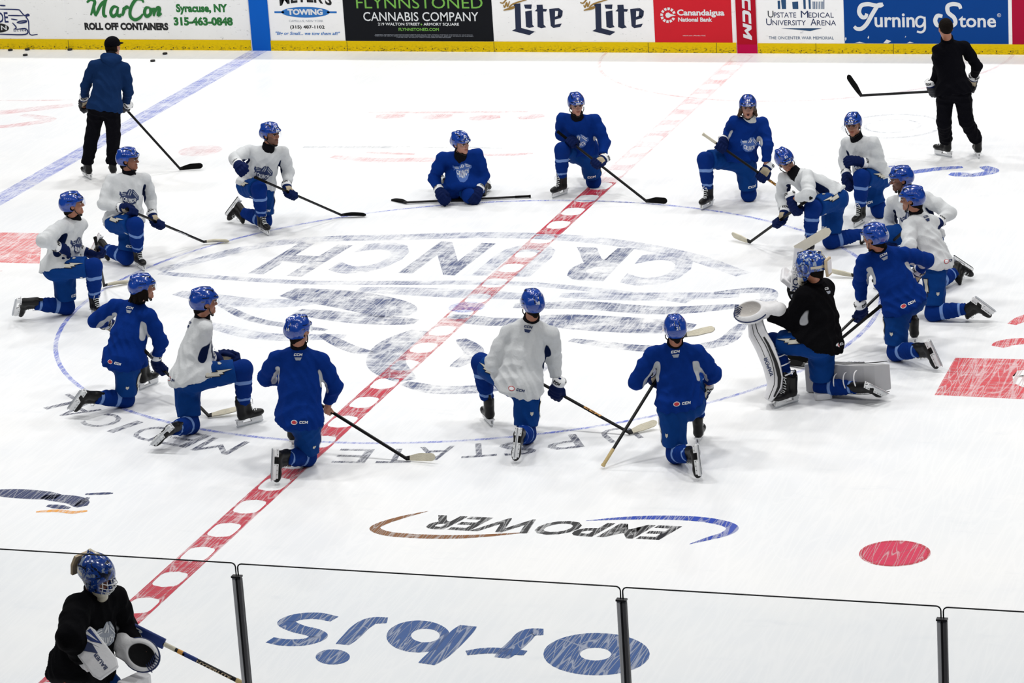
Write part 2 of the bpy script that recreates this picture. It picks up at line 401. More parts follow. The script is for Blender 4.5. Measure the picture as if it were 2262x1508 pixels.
def clear(name, tint=(.97, .98, .99), gloss=.08, rough=.05):
    m = bpy.data.materials.new(name); m.use_nodes = True; nt = m.node_tree; nt.nodes.clear()
    o = nt.nodes.new('ShaderNodeOutputMaterial'); tr = N_(nt, 'ShaderNodeBsdfTransparent', Color=(*tint, 1)); g = N_(nt, 'ShaderNodeBsdfGlossy', Color=(1, 1, 1, 1), Roughness=rough)
    fr = N_(nt, 'ShaderNodeLayerWeight', Blend=.25); mx = nt.nodes.new('ShaderNodeMixShader')
    nt.links.new(mathn(nt, 'MULTIPLY', fr.outputs['Fresnel'], gloss * 8), mx.inputs[0]); nt.links.new(tr.outputs[0], mx.inputs[1]); nt.links.new(g.outputs[0], mx.inputs[2]); nt.links.new(mx.outputs[0], o.inputs[0]); return m
MAT['visor'] = clear('visor_plastic', (.93, .95, .97), .10); MAT['glass'] = clear('rink_glass', (.965, .97, .972), .02, .12)

# ice: white paint under clear ice, cut by skates
def ice_mat():
    m, nt, b = nodes('skated_ice'); b.inputs['Roughness'].default_value = .32; b.inputs['IOR'].default_value = 1.31; b.inputs['Specular IOR Level'].default_value = .30
    c = mixc(nt, ramp(nt, noise(nt, .35, 4, .6, mapped(nt, (1, 1, 1))), .35, .7), (.800, .820, .845), (.862, .868, .872))
    lines = None
    for sc, rot, w in (((6, .35, 1), .3, .03), ((7, .5, 1), 1.25, .03), ((5, .3, 1), 2.2, .025), ((8, .45, 1), 2.7, .035), ((6, .6, 1), .8, .03), ((1.2, .5, 1), .2, .004)):
        n = noise(nt, 1.0, 0, .4, mapped(nt, sc, rot), .0)
        l = ramp(nt, mathn(nt, 'ABSOLUTE', mathn(nt, 'SUBTRACT', n, .5)), w, 0.0); lines = l if lines is None else mathn(nt, 'MAXIMUM', lines, l)
    c = mixc(nt, mathn(nt, 'MULTIPLY', lines, .17), c, (.96, .96, .96))
    s1 = ramp(nt, noise(nt, 3.2, 6, .7, mapped(nt, (.35, 1, 1), .3)), .56, .78); c = mixc(nt, mathn(nt, 'MULTIPLY', s1, .30), c, (.60, .64, .69))
    s2 = ramp(nt, noise(nt, 60, 2, .6, mapped(nt, (.25, 1, 1), .4)), .66, .78); c = mixc(nt, mathn(nt, 'MULTIPLY', s2, .18), c, (.50, .54, .60))
    nt.links.new(c, b.inputs['Base Color'])
    bn = N_(nt, 'ShaderNodeBump', Strength=.12, Distance=.01); nt.links.new(noise(nt, 7, 5, .65, mapped(nt, (1, .4, 1), .4)), bn.inputs['Height']); nt.links.new(bn.outputs[0], b.inputs['Normal'])
    return m
MAT['ice'] = ice_mat()
def paint(name, col, wear=.5, fine=.5, soft=.16, amax=1.0):     # worn paint, far ones also thinned for glare: wear 0 = whole, 1 = gone
    m, nt, b = nodes(name); b.inputs['Roughness'].default_value = .35; b.inputs['Specular IOR Level'].default_value = .25
    n1 = noise(nt, 2.2, 5, .65, mapped(nt, (1, 1, 1))); n2 = noise(nt, 14, 5, .75, mapped(nt, (.18, 1, 1), .30)); n3 = noise(nt, 26, 5, .75, mapped(nt, (.5, 1, 1), -.4))
    n4 = noise(nt, 70, 3, .7, mapped(nt, (.4, 1, 1), .2))
    n = mathn(nt, 'ADD', mathn(nt, 'ADD', mathn(nt, 'MULTIPLY', n1, 1 - fine), mathn(nt, 'MULTIPLY', n2, fine * .45)), mathn(nt, 'ADD', mathn(nt, 'MULTIPLY', n3, fine * .3), mathn(nt, 'MULTIPLY', n4, fine * .25)))
    cut = None
    for sc, rot, w in (((11, .6, 1), .5, .035), ((9, .8, 1), 2.3, .03), ((12, .5, 1), 1.4, .035), ((8, .9, 1), 2.8, .025), ((10, .7, 1), 1.0, .03), ((2.5, .9, 1), .2, .007)):
        q = noise(nt, 1.0, 0, .5, mapped(nt, sc, rot), .0); l = ramp(nt, mathn(nt, 'ABSOLUTE', mathn(nt, 'SUBTRACT', q, .5)), w, 0.0); cut = l if cut is None else mathn(nt, 'MAXIMUM', cut, l)
    a = ramp(nt, n, .22 + wear * .5 - soft * .5, .22 + wear * .5 + soft * .5)
    a = mathn(nt, 'MULTIPLY', mathn(nt, 'MULTIPLY', a, amax), mathn(nt, 'SUBTRACT', 1.0, mathn(nt, 'MULTIPLY', cut, .6)))
    nt.links.new(mixc(nt, n3, tuple(c * .8 for c in col), tuple(min(1, c * 1.2) for c in col)), b.inputs['Base Color']); nt.links.new(a, b.inputs['Alpha']); return m

def board_mat(name, col, wear=.5, rough=.4):
    m, nt, b = nodes(name); b.inputs['Roughness'].default_value = .6; b.inputs['Specular IOR Level'].default_value = .08
    c = mixc(nt, noise(nt, 3, 4, .6, mapped(nt, (1, 1, 1))), tuple(x * .94 for x in col), tuple(min(1, x * 1.03) for x in col))
    s = ramp(nt, noise(nt, 26, 3, .65, mapped(nt, (.5, 1, 1.6))), .66, .72); c = mixc(nt, mathn(nt, 'MULTIPLY', s, wear), c, (.03, .03, .035))
    nt.links.new(c, b.inputs['Base Color']); return m
def kick_mat():
    m, nt, b = nodes('kick_plate_yellow'); b.inputs['Roughness'].default_value = .6; b.inputs['Specular IOR Level'].default_value = .08
    t = nt.nodes.new('ShaderNodeTexCoord'); x = nt.nodes.new('ShaderNodeSeparateXYZ'); nt.links.new(t.outputs['Object'], x.inputs[0])
    low = ramp(nt, x.outputs[2], .13, .01); s = mathn(nt, 'MULTIPLY', ramp(nt, noise(nt, 34, 4, .7, mapped(nt, (.6, 1, 1.4))), .50, .64), mathn(nt, 'ADD', mathn(nt, 'MULTIPLY', low, .75), .06))
    nt.links.new(mixc(nt, s, (.76, .53, .003), (.035, .03, .02)), b.inputs['Base Color']); return m

# measured outlines of the hand-drawn board artwork (x, z on the far boards)
MAR = [[[-10.627,0.755],[-10.556,0.805],[-10.49,0.775],[-10.514,0.694],[-10.58,0.553]],[[-10.501,0.755],[-10.518,0.654],[-10.499,0.537]],[[-10.499,0.537],[-10.392,0.715],[-10.273,0.805]],[[-10.281,0.815],[-10.342,0.674],[-10.355,0.554],[-10.303,0.538]],[[-10.102,0.685],[-10.178,0.685],[-10.23,0.604],[-10.205,0.538],[-10.136,0.574],[-10.091,0.685]],[[-10.096,0.675],[-10.125,0.574],[-10.085,0.544],[-10.049,0.574]],[[-10.016,0.675],[-9.998,0.644],[-10.037,0.544]],[[-9.999,0.634],[-9.95,0.685],[-9.909,0.665]],[[-9.651,0.755],[-9.678,0.805],[-9.775,0.805],[-9.876,0.675],[-9.9,0.544],[-9.831,0.484],[-9.741,0.514],[-9.681,0.575]],[[-9.552,0.675],[-9.617,0.671],[-9.651,0.595],[-9.62,0.539],[-9.552,0.575],[-9.544,0.645],[-9.552,0.675]],[[-9.544,0.645],[-9.48,0.645]],[[-9.476,0.675],[-9.497,0.539]],[[-9.493,0.575],[-9.423,0.671],[-9.386,0.655],[-9.424,0.555],[-9.357,0.585]]]
CAR = [[[-12.16,0.649],[-11.85,0.641],[-11.798,0.612],[-11.739,0.547],[-11.677,0.568],[-11.657,0.548],[-11.713,0.527],[-11.678,0.45],[-11.68,0.246],[-11.543,0.243]],[[-12.027,0.547],[-11.762,0.543]],[[-11.979,0.49],[-11.87,0.474]],[[-11.886,0.433],[-11.82,0.425],[-11.73,0.44],[-11.716,0.46],[-11.828,0.454],[-11.886,0.433]],[[-11.964,0.429],[-11.906,0.358],[-11.943,0.323]],[[-12.152,0.71],[-12.053,0.704]],[[-11.91,0.323],[-11.736,0.332],[-11.758,0.242],[-12.209,0.245]]]
TUR = [[[2.062,0.736],[1.998,0.725],[1.96,0.681],[1.893,0.575],[1.816,0.446],[1.74,0.376],[1.666,0.372],[1.627,0.405]],[[1.82,0.597],[1.8,0.547],[1.745,0.547],[1.707,0.62],[1.741,0.712],[1.843,0.736],[1.934,0.718],[2.025,0.713],[2.062,0.736]],[[3.195,0.668],[3.169,0.722],[3.079,0.737],[3.006,0.704],[3.013,0.613],[3.093,0.54],[3.113,0.458],[3.054,0.403]],[[2.927,0.558],[2.858,0.567],[2.821,0.503],[2.837,0.439],[2.873,0.412]]]
LITE = [[[-3.576,0.736],[-3.461,0.744],[-3.472,0.369],[-3.261,0.314],[-3.35,0.259],[-3.622,0.326],[-3.563,0.354],[-3.554,0.685]],[[-3.406,0.725],[-3.282,0.729],[-3.294,0.658],[-3.391,0.667]],[[-3.393,0.621],[-3.288,0.638],[-3.291,0.419],[-3.266,0.388],[-3.343,0.369],[-3.395,0.388]],[[-3.207,0.722],[-3.112,0.725],[-3.109,0.661],[-3.045,0.656],[-3.062,0.621],[-3.109,0.621],[-3.113,0.42],[-3.077,0.383],[-3.154,0.364],[-3.213,0.388],[-3.202,0.621],[-3.242,0.627],[-3.207,0.658]],[[-3.013,0.658],[-2.918,0.671],[-2.939,0.42],[-2.828,0.439],[-2.859,0.389],[-2.964,0.37],[-3.004,0.401]],[[-2.918,0.671],[-2.861,0.674],[-2.801,0.631],[-2.812,0.558],[-2.869,0.539],[-2.887,0.561],[-2.873,0.627],[-2.922,0.631]],[[-2.929,0.539],[-2.868,0.561],[-2.817,0.554],[-2.842,0.521],[-2.932,0.499]]]
MIL = [[[-3.784,0.758],[-3.737,0.749],[-3.696,0.786],[-3.675,0.813]],[[-3.729,0.722],[-3.712,0.685],[-3.679,0.758],[-3.668,0.694],[-3.63,0.777]],[[-3.646,0.685],[-3.566,0.74],[-3.353,0.804]],[[-3.734,0.639],[-3.569,0.694],[-3.59,0.667],[-3.734,0.639]]]
BLD = [[[0.499,0.786],[0.537,0.786],[0.536,0.662],[0.5,0.662]],[[0.551,0.813],[0.625,0.813],[0.623,0.662],[0.56,0.662]],[[0.717,0.767],[0.806,0.773],[0.806,0.662],[0.722,0.662]],[[0.882,0.813],[0.919,0.813],[0.917,0.662],[0.884,0.662]],[[0.96,0.813],[0.993,0.813],[0.992,0.662],[0.964,0.662]],[[1.023,0.773],[1.035,0.773],[1.032,0.662],[1.021,0.662]],[[1.047,0.773],[1.059,0.773],[1.057,0.662],[1.045,0.662]],[[1.072,0.773],[1.083,0.773],[1.081,0.662],[1.07,0.662]],[[1.096,0.773],[1.107,0.773],[1.105,0.662],[1.094,0.662]],[[1.12,0.773],[1.131,0.773],[1.129,0.662],[1.118,0.662]],[[1.144,0.773],[1.155,0.773],[1.153,0.662],[1.142,0.662]],[[1.168,0.773],[1.179,0.773],[1.177,0.662],[1.166,0.662]],[[1.186,0.804],[1.197,0.804],[1.192,0.662],[1.184,0.662]]]
TRI = [[[0.534,0.376],[1.149,0.378],[0.971,0.336]]]
CAN = [[[-1.119,0.512],[-1.091,0.485],[-1.066,0.517],[-1.101,0.536]],[[-1.156,0.492],[-1.146,0.454],[-1.108,0.471],[-1.128,0.505]],[[-1.197,0.493],[-1.208,0.454],[-1.167,0.45],[-1.167,0.49]],[[-1.231,0.513],[-1.26,0.484],[-1.228,0.461],[-1.207,0.497]],[[-1.249,0.548],[-1.289,0.536],[-1.273,0.5],[-1.238,0.522]],[[-1.246,0.588],[-1.286,0.597],[-1.291,0.557],[-1.25,0.559]],[[-1.224,0.623],[-1.252,0.65],[-1.277,0.617],[-1.242,0.599]],[[-1.187,0.642],[-1.197,0.681],[-1.235,0.664],[-1.214,0.63]],[[-1.146,0.642],[-1.135,0.681],[-1.176,0.684],[-1.176,0.644]],[[-1.112,0.621],[-1.083,0.651],[-1.115,0.674],[-1.136,0.638]],[[-1.094,0.586],[-1.055,0.598],[-1.07,0.634],[-1.105,0.613]],[[-1.214,0.567],[-1.197,0.6],[-1.164,0.609],[-1.132,0.587],[-1.052,0.564],[-1.134,0.546],[-1.168,0.526],[-1.201,0.535]]]
ORB_S = [[[1.779,-8.84],[1.609,-8.796],[1.448,-8.848],[1.399,-8.976],[1.541,-9.085],[1.708,-9.146],[1.786,-9.232],[1.716,-9.347],[1.554,-9.386],[1.402,-9.355]],[[2.235,-8.794],[2.107,-8.832],[2.063,-8.979],[2.057,-9.176],[2.043,-9.349]],[[2.953,-8.802],[2.939,-8.968],[2.922,-9.248],[2.902,-9.441],[2.87,-9.62]],[[3.612,-8.826],[3.496,-8.87],[3.477,-9.052],[3.451,-9.267],[3.436,-9.403]],[[3.121,-9.354],[3.26,-9.282],[3.392,-9.268],[3.599,-9.276]]]
ORB_R = [[[[2.878,-9.043],[2.894,-9.107],[2.9,-9.17],[2.895,-9.229],[2.879,-9.283],[2.853,-9.329],[2.818,-9.366],[2.775,-9.392],[2.726,-9.407],[2.673,-9.409],[2.618,-9.399],[2.562,-9.377],[2.508,-9.344],[2.458,-9.301],[2.413,-9.249],[2.376,-9.191],[2.348,-9.129],[2.33,-9.064],[2.323,-9.0],[2.327,-8.94],[2.342,-8.884],[2.368,-8.836],[2.404,-8.798],[2.447,-8.771],[2.497,-8.756],[2.552,-8.755],[2.609,-8.765],[2.666,-8.789],[2.72,-8.824],[2.771,-8.868],[2.815,-8.921],[2.851,-8.98]],[[2.783,-9.037],[2.79,-9.064],[2.792,-9.091],[2.79,-9.117],[2.782,-9.14],[2.77,-9.16],[2.754,-9.176],[2.734,-9.187],[2.712,-9.194],[2.688,-9.195],[2.663,-9.191],[2.638,-9.181],[2.614,-9.167],[2.592,-9.149],[2.573,-9.127],[2.557,-9.102],[2.545,-9.075],[2.537,-9.048],[2.535,-9.021],[2.538,-8.995],[2.545,-8.971],[2.557,-8.951],[2.573,-8.935],[2.593,-8.923],[2.615,-8.917],[2.64,-8.916],[2.665,-8.92],[2.69,-8.93],[2.714,-8.944],[2.736,-8.963],[2.756,-8.985],[2.771,-9.01]]],[[[4.601,-9.132],[4.615,-9.215],[4.612,-9.297],[4.593,-9.375],[4.559,-9.446],[4.509,-9.507],[4.448,-9.557],[4.376,-9.593],[4.297,-9.615],[4.212,-9.62],[4.127,-9.61],[4.043,-9.585],[3.963,-9.545],[3.892,-9.491],[3.83,-9.426],[3.782,-9.352],[3.749,-9.272],[3.731,-9.189],[3.731,-9.106],[3.749,-9.026],[3.782,-8.952],[3.832,-8.888],[3.895,-8.836],[3.969,-8.798],[4.051,-8.776],[4.138,-8.771],[4.226,-8.782],[4.312,-8.81],[4.392,-8.853],[4.464,-8.909],[4.524,-8.976],[4.57,-9.052]],[[4.293,-9.183],[4.297,-9.208],[4.297,-9.233],[4.292,-9.257],[4.282,-9.278],[4.268,-9.297],[4.249,-9.312],[4.228,-9.323],[4.205,-9.329],[4.18,-9.331],[4.154,-9.328],[4.129,-9.32],[4.106,-9.307],[4.085,-9.291],[4.067,-9.271],[4.052,-9.248],[4.043,-9.224],[4.038,-9.199],[4.038,-9.174],[4.043,-9.15],[4.053,-9.128],[4.067,-9.109],[4.085,-9.094],[4.107,-9.083],[4.13,-9.076],[4.156,-9.075],[4.181,-9.078],[4.206,-9.087],[4.23,-9.099],[4.251,-9.116],[4.269,-9.136],[4.283,-9.159]]]]
ORB_D = [[2.198,-9.585],[2.208,-9.625],[2.208,-9.663],[2.197,-9.698],[2.177,-9.726],[2.149,-9.746],[2.114,-9.757],[2.076,-9.758],[2.036,-9.749],[1.998,-9.73],[1.964,-9.703],[1.936,-9.67],[1.916,-9.632],[1.906,-9.592],[1.906,-9.554],[1.917,-9.519],[1.937,-9.49],[1.965,-9.469],[2.0,-9.458],[2.039,-9.457],[2.079,-9.467],[2.117,-9.486],[2.151,-9.514],[2.179,-9.547]]
ARC_B = [[3.222,-6.281],[3.531,-6.174],[3.887,-6.102],[4.222,-6.095],[4.462,-6.163],[4.569,-6.269],[4.543,-6.414],[4.416,-6.563],[4.29,-6.711]]
ARC_N = [[1.711,-6.247],[1.537,-6.42],[1.394,-6.619],[1.378,-6.756],[1.538,-6.856],[1.815,-6.876],[2.149,-6.848],[2.463,-6.761],[2.8,-6.63]]

# ------------------------------------------------------------------ the rink
YB = 12.95; YN = -12.95
b = MB(); b.box((2, 0, -.06), (46, 26.2, .12)); ice = structure(b.obj('floor', MAT['ice']))

def on_ice(name, V, F, mat, z=.0015):
    V = np.asarray(V, float); o = mesh_obj(name, np.column_stack([V, np.full(len(V), z)]), F, mat, ice, False); return o
def rect(x0, x1, y0, y1): return [(x0, y0), (x1, y0), (x1, y1), (x0, y1)], [(0, 1, 2, 3)]
def ring(cx, cy_, r0_, r1_, a0=0, a1=360, n=96):
    an = np.radians(np.linspace(a0, a1, n + 1)); V = [(cx + r * math.cos(a), cy_ + r * math.sin(a)) for r in (r0_, r1_) for a in an]
    return V, [(i, i + 1, n + 2 + i, n + 1 + i) for i in range(n)]
def disc(cx, cy_, r, n=40): return [(cx + r * math.cos(2 * math.pi * i / n), cy_ + r * math.sin(2 * math.pi * i / n)) for i in range(n)], [tuple(range(n))]
def ice_text(name, txt, cx, cy_, w, h, ang, mat, bold=.03, shear=0.0, z=.0018, skew=0.0):
    tv, tf, _ = text_geo(txt, bold, shear); q = (tv - .5) * np.array([w, h]); q[:, 0] += q[:, 1] * skew; a = math.radians(ang); R2 = np.array([[math.cos(a), math.sin(a)], [-math.sin(a), math.cos(a)]])
    return on_ice(name, q @ R2 + np.array([cx, cy_]), tf, mat, z)

P_RED = paint('line_red', (.55, .03, .06), .42, .72, .28); P_RED2 = paint('line_red_worn', (.60, .05, .07), .58, .65, .3, .9); P_RED3 = paint('line_red_faint', (.75, .20, .22), .62, .5, .35, .40)  # faint far red: fading by frost and glare is put into its alpha
P_BLUE = paint('line_blue', (.10, .16, .68), .57, .45, .3, .85); P_BLUE2 = paint('line_blue_far', (.13, .19, .68), .56, .7, .35, .72); P_NAVY = paint('logo_navy', (.05, .08, .22), .60, .48, .26, .95); P_NAVY2 = paint('logo_navy_dark', (.03, .04, .10), .52, .7, .30, .9); P_NAVYF = paint('logo_navy_faint', (.10, .14, .32), .63, .5, .28, .70)  # far blue line: frost and glare fade painted in beside the wear
P_ORB = paint('sponsor_blue', (.025, .085, .27), .24, .6, .3); P_BLK = paint('sponsor_black', (.02, .02, .022), .40, .6, .22); P_BRN = paint('sponsor_brown', (.22, .085, .02), .30, .5, .2); P_EBL = paint('sponsor_blue_arc', (.03, .07, .42), .20, .5, .2); P_ORG = paint('sponsor_orange', (.9, .38, .06), .45, .5, .2); P_FADE = paint('sponsor_grey_faint', (.35, .38, .45), .64, .6, .3, .5)
P_PINK = paint('sponsor_red_faint', (.80, .22, .24), .62, .6, .3, .5)

# centre line: chequered red line with white windows
V, F = [], []
def quad(x0, x1, y0, y1): V.extend([(x0, y0), (x1, y0), (x1, y1), (x0, y1)]); F.append(tuple(range(len(V) - 4, len(V))))
V2, F2 = [], []
def blockline(y0, y1, VV, FF):
    n = int(round((y1 - y0) / .61))
    for i in range(n):
        a = y0 + i * .61
        VV.extend([(-.152, a), (.152, a), (.152, a + .24), (-.152, a + .24)]); FF.append(tuple(range(len(VV) - 4, len(VV))))
        us = np.linspace(0, 1, 13)
        for sg in (-1, 1):
            o = len(VV)
            for t in us: VV.extend([(sg * .152, a + .24 + .37 * t), (sg * .126 * max(0, 1 - abs(2 * t - 1) ** 4.5) ** .5, a + .24 + .37 * t)])
            FF.extend([(o + 2 * i, o + 2 * i + 1, o + 2 * i + 3, o + 2 * i + 2) for i in range(12)])
A_, B_ = [], []; blockline(-12.9, -2.5, A_, B_); on_ice('center_line', A_, B_, P_RED, .0022)
A_, B_ = [], []; blockline(-2.53, 3.0, A_, B_); on_ice('center_line', A_, B_, P_RED2, .0022)
A_, B_ = [], []; blockline(3.0, 5.5, A_, B_); on_ice('center_line', A_, B_, P_RED, .0022)
A_, B_ = [], []; blockline(5.45, 12.85, A_, B_); on_ice('center_line', A_, B_, P_RED3, .0022)
on_ice('blue_line', *rect(-7.93, -7.62, -12.9, 12.93), P_BLUE2, .002)
on_ice('center_circle', *ring(0, 0, 4.522, 4.572), P_BLUE, .002)
on_ice('center_spot', *disc(-.02, 0.0, .20), paint('spot_blue_worn', (.16, .22, .66), .64, .8, .3), .0026)
on_ice('faceoff_spot', *disc(6.10, -6.66, .285), paint('spot_red', (.62, .03, .09), .20, .5, .2), .002); on_ice('faceoff_spot', *ring(6.10, -6.66, .275, .305), P_RED, .0022)
on_ice('faceoff_spot', *disc(-6.09, 6.70, .30), P_RED3, .002)
on_ice('referee_crease', *ring(.9, 12.95, 3.02, 3.07, 180, 360, 60), P_RED3, .002)
# club artwork at centre ice: big worn lettering and bands
def sm(pts, w, mat, z=.0016, t=.2): V, F = stroke_geo(pts, w, t, 7); on_ice('club_artwork', V, F, mat, z)
sm([(-4.2, 1.05), (-3.2, 2.35), (-1.6, 2.75), (-.4, 2.92), (.8, 2.75), (1.9, 2.25), (2.75, 1.55)], .26, P_NAVYF)
sm([(-4.15, .95), (-3.4, .85), (-2.2, .75), (-1.0, .85), (.3, .95), (1.6, .70), (2.4, .45)], .16, P_NAVYF, .0017)
for i, ch in enumerate('CRUNCH'): ice_text('club_lettering', ch, 1.75 - .88 * i, 1.68 + .22 * math.sin(i * .63), .70, 1.35, 182 - i * 1.5, P_NAVY if i % 2 else P_NAVYF, .045, 0, .0019)
for i, ch in enumerate('CRUNCH'): pass
for pts, w in (([(-2.3, .35), (-1.5, .15), (-.9, -.15), (-.7, -.45)], .62), ([(-1.9, -.35), (-1.1, -.55), (-.4, -.6)], .34), ([(.5, .1), (1.3, .2), (2.2, .1), (3.0, .35)], .30), ([(.9, -.35), (1.8, -.45), (2.7, -.5)], .55), ([(1.5, -1.05), (2.4, -1.25), (3.1, -1.0), (3.2, -.3)], .22), ([(2.6, .8), (3.15, .95), (3.3, .3)], .20),
               ([(-.25, -.9), (-.35, -1.5), (-.2, -2.1), (.2, -2.6)], .42), ([(.2, -2.68), (.7, -2.85), (1.3, -2.6), (1.5, -1.9)], .26), ([(.3, -1.15), (.6, -1.6), (.55, -2.1)], .22), ([(.9, -.95), (1.15, -1.5), (1.05, -2.2)], .20), ([(-1.3, -1.15), (-.8, -1.6), (-.5, -1.75)], .18), ([(-2.9, -.2), (-2.2, -.75), (-1.3, -1.0)], .14), ([(-.1, -.35), (.4, -.5), (.9, -.45)], .30)):
    sm(pts, w, P_NAVY, .0017, .5)
for pts, w in (([(-3.6, .2), (-2.6, -.1), (-1.8, .0)], .35), ([(-2.8, -.9), (-1.9, -1.3), (-1.0, -1.2)], .25), ([(.9, .55), (1.9, .6), (2.9, .75)], .3), ([(-1.5, .55), (-.3, .5), (.6, .45)], .32)): sm(pts, w, P_NAVYF, .0015, .5)
# lettering set round the near side of the circle
for ch, x, y in (('U', 2.84, -3.90), ('P', 2.36, -4.20), ('S', 1.98, -4.42), ('T', 1.62, -4.52), ('A', 1.24, -4.66), ('T', .88, -4.78), ('E', .46, -4.84), ('M', -.95, -4.74), ('E', -1.38, -4.60), ('D', -1.80, -4.46), ('I', -2.15, -4.32), ('C', -2.45, -4.18), ('A', -2.86, -3.92), ('L', -3.2, -3.66)):
    a = math.degrees(math.atan2(y, x)) + 90 + 180 if False else math.degrees(math.atan2(y, x)) + 270
    ice_text('circle_lettering', ch, x * 1.012, y * 1.012, .34 if ch not in 'IM' else (.10 if ch == 'I' else .44), .40, a, P_NAVY2, .0)
# sponsors on the ice
for i_, P in enumerate(ORB_S): V, F = stroke_geo(P, (.155, .16, .20, .17, .12)[i_], .25, 8); on_ice('sponsor_lettering', V, F, P_ORB, .0018 + .0004 * i_)
for a_, c_ in ORB_R: n_ = len(a_); on_ice('sponsor_lettering', a_ + c_, [(k_, (k_ + 1) % n_, n_ + (k_ + 1) % n_, n_ + k_) for k_ in range(n_)], P_ORB, .0016)
on_ice('sponsor_lettering', ORB_D, [tuple(range(len(ORB_D)))], P_ORB)
ice_text('sponsor_lettering', 'EMPOWER', 2.97, -6.49, 2.30, .36, 181, P_BLK, .025, .35)
V, F = stroke_geo(ARC_B, .115, .97, 8); on_ice('sponsor_arc', V, F, P_EBL); V, F = stroke_geo(ARC_N, .10, .97, 8); on_ice('sponsor_arc', V, F, P_BRN)
for pts, w in (([(-2.65, -6.35), (-2.3, -6.36), (-1.95, -6.38)], .24), ([(-2.1, -6.40), (-1.75, -6.45), (-1.6, -6.60)], .20), ([(-1.95, -6.62), (-1.7, -6.66)], .10), ([(-1.72, -6.28), (-1.56, -6.24), (-1.46, -6.22)], .06), ([(-1.65, -6.36), (-1.66, -6.6)], .08)):
    V, F = stroke_geo(pts, w, .5); on_ice('sponsor_swoosh', V, F, P_BLK if False else paint('sponsor_navy', (.02, .035, .12), .40, .7, .2))
V, F = stroke_geo([(-1.98, -6.80), (-1.8, -6.74), (-1.62, -6.76), (-1.5, -6.70)], .07, .5); on_ice('sponsor_swoosh', V, F, P_ORG)
# red sponsor panels left and right
P_RP = paint('sponsor_red', (.74, .07, .09), .47, .75, .3)
on_ice('sponsor_panel', [(-7.3, 2.5), (-6.42, 2.5), (-5.83, 1.2), (-7.1, 1.2)], [(0, 1, 2, 3)], paint('sponsor_red_worn', (.82, .12, .12), .58, .6, .4)); V, F = stroke_geo([(-6.9, .75), (-6.4, .78), (-6.15, .85)], .10); on_ice('sponsor_panel', V, F, P_PINK)
on_ice('sponsor_panel', [(5.64, -1.20), (7.6, -1.1), (7.8, -2.45), (5.65, -2.40)], [(0, 1, 2, 3)], P_RP)
ice_text('sponsor_lettering', 'e', 6.62, -1.78, .62, .62, 180, paint('sponsor_white', (.93, .94, .95), .15, .6), .03, 0, .0026)
for pts, w in (([(6.02, .0), (6.15, .3), (6.4, .5)], .16), ([(6.0, -.78), (6.1, -.62), (6.4, -.5)], .22)): V, F = stroke_geo(pts, w); on_ice('sponsor_panel', V, F, P_RP)
ice_text('sponsor_lettering', 'TOYOTA', -3.0, 8.75, 3.0, .5, 181, P_PINK, .02) if False else [on_ice('sponsor_lettering', *stroke_geo(p, w, .4), P_PINK) for p, w in (([(-4.5, 9.0), (-3.4, 9.05), (-2.2, 9.15)], .10), ([(-4.3, 8.75), (-3.9, 8.85)], .3), ([(-3.6, 8.75), (-3.2, 8.85)], .3), ([(-2.9, 8.7), (-2.5, 8.85)], .3), ([(-2.2, 8.75), (-1.9, 8.95)], .25))]
for p, w in (([(-4.7, 6.98), (-4.0, 7.02), (-3.2, 7.08)], .12), ([(-3.0, 7.06), (-2.4, 7.1), (-1.9, 7.08)], .06)): on_ice('sponsor_lettering', *stroke_geo(p, w, .4), P_FADE)
for p, w in (([(-4.1, 6.5), (-3.5, 6.35), (-2.9, 6.4), (-2.2, 6.45)], .22), ([(-2.2, 6.7), (-1.7, 6.75), (-1.4, 6.85)], .12), ([(-3.7, 6.75), (-3.0, 6.7)], .10)): on_ice('sponsor_lettering', *stroke_geo(p, w, .4), P_PINK)
for p, w in (([(-10.6, 8.4), (-9.8, 8.9), (-9.2, 9.25)], .28), ([(-9.9, 7.75), (-9.4, 8.05), (-9.15, 8.35), (-9.7, 8.6)], .22), ([(-10.5, 9.47), (-9.9, 9.5), (-9.35, 9.55)], .06)): on_ice('sponsor_lettering', *stroke_geo(p, w, .4), P_PINK)
P_B3 = paint('sponsor_blue_marks', (.14, .20, .60), .42, .6, .25)
for p, w in (([(3.45, 5.95), (4.0, 6.35), (4.35, 6.5)], .16), ([(3.2, 6.3), (3.5, 6.5)], .08), ([(4.25, 6.15), (4.55, 6.1)], .20), ([(4.6, 6.55), (4.75, 6.3), (4.5, 6.05)], .18)): on_ice('sponsor_lettering', *stroke_geo(p, w, .4), P_B3)
on_ice('sponsor_ring', *ring(3.05, 8.58, .62, .68), P_FADE); on_ice('sponsor_ring', *ring(3.05, 8.58, .34, .38), P_FADE)

# far boards
WHITE_B = board_mat('board_white', (.90, .90, .90), .55); b = MB(); b.box((2, YB + .06, .535), (46, .12, 1.07)); wall = structure(b.obj('wall_back', WHITE_B))
kb = MB(); KM = kick_mat(); xs = [-21, -11.02, -7.885]; kb.box((-14.45, YB - .006, .082), (13.1, .014, .164)); kb.box((-3.86, YB - .006, .078), (7.42, .014, .156)); kb.box((12.6, YB - .006, .074), (24.85, .014, .148)); kb.obj('kick_plate', KM, wall)
b = MB()
for x in np.arange(-20.9, 24, .205): b.box((x, YB - .014, .045 + .004 * math.sin(x * 7)), (.014, .004, .014))
for x in (-11.02, -6.3, -3.92, -1.5, .0 - .45, 1.05, 2.2, 5.3): b.box((x, YB - .0135, .078), (.006, .003, .15))
b.obj('kick_plate_bolts', MAT['rubber'], wall)
b = MB(); b.box((-7.72, YB - .008, .535), (.31, .018, 1.07)); b.obj('blue_line_panel', board_mat('board_blue', (.004, .11, .52), .1), wall)
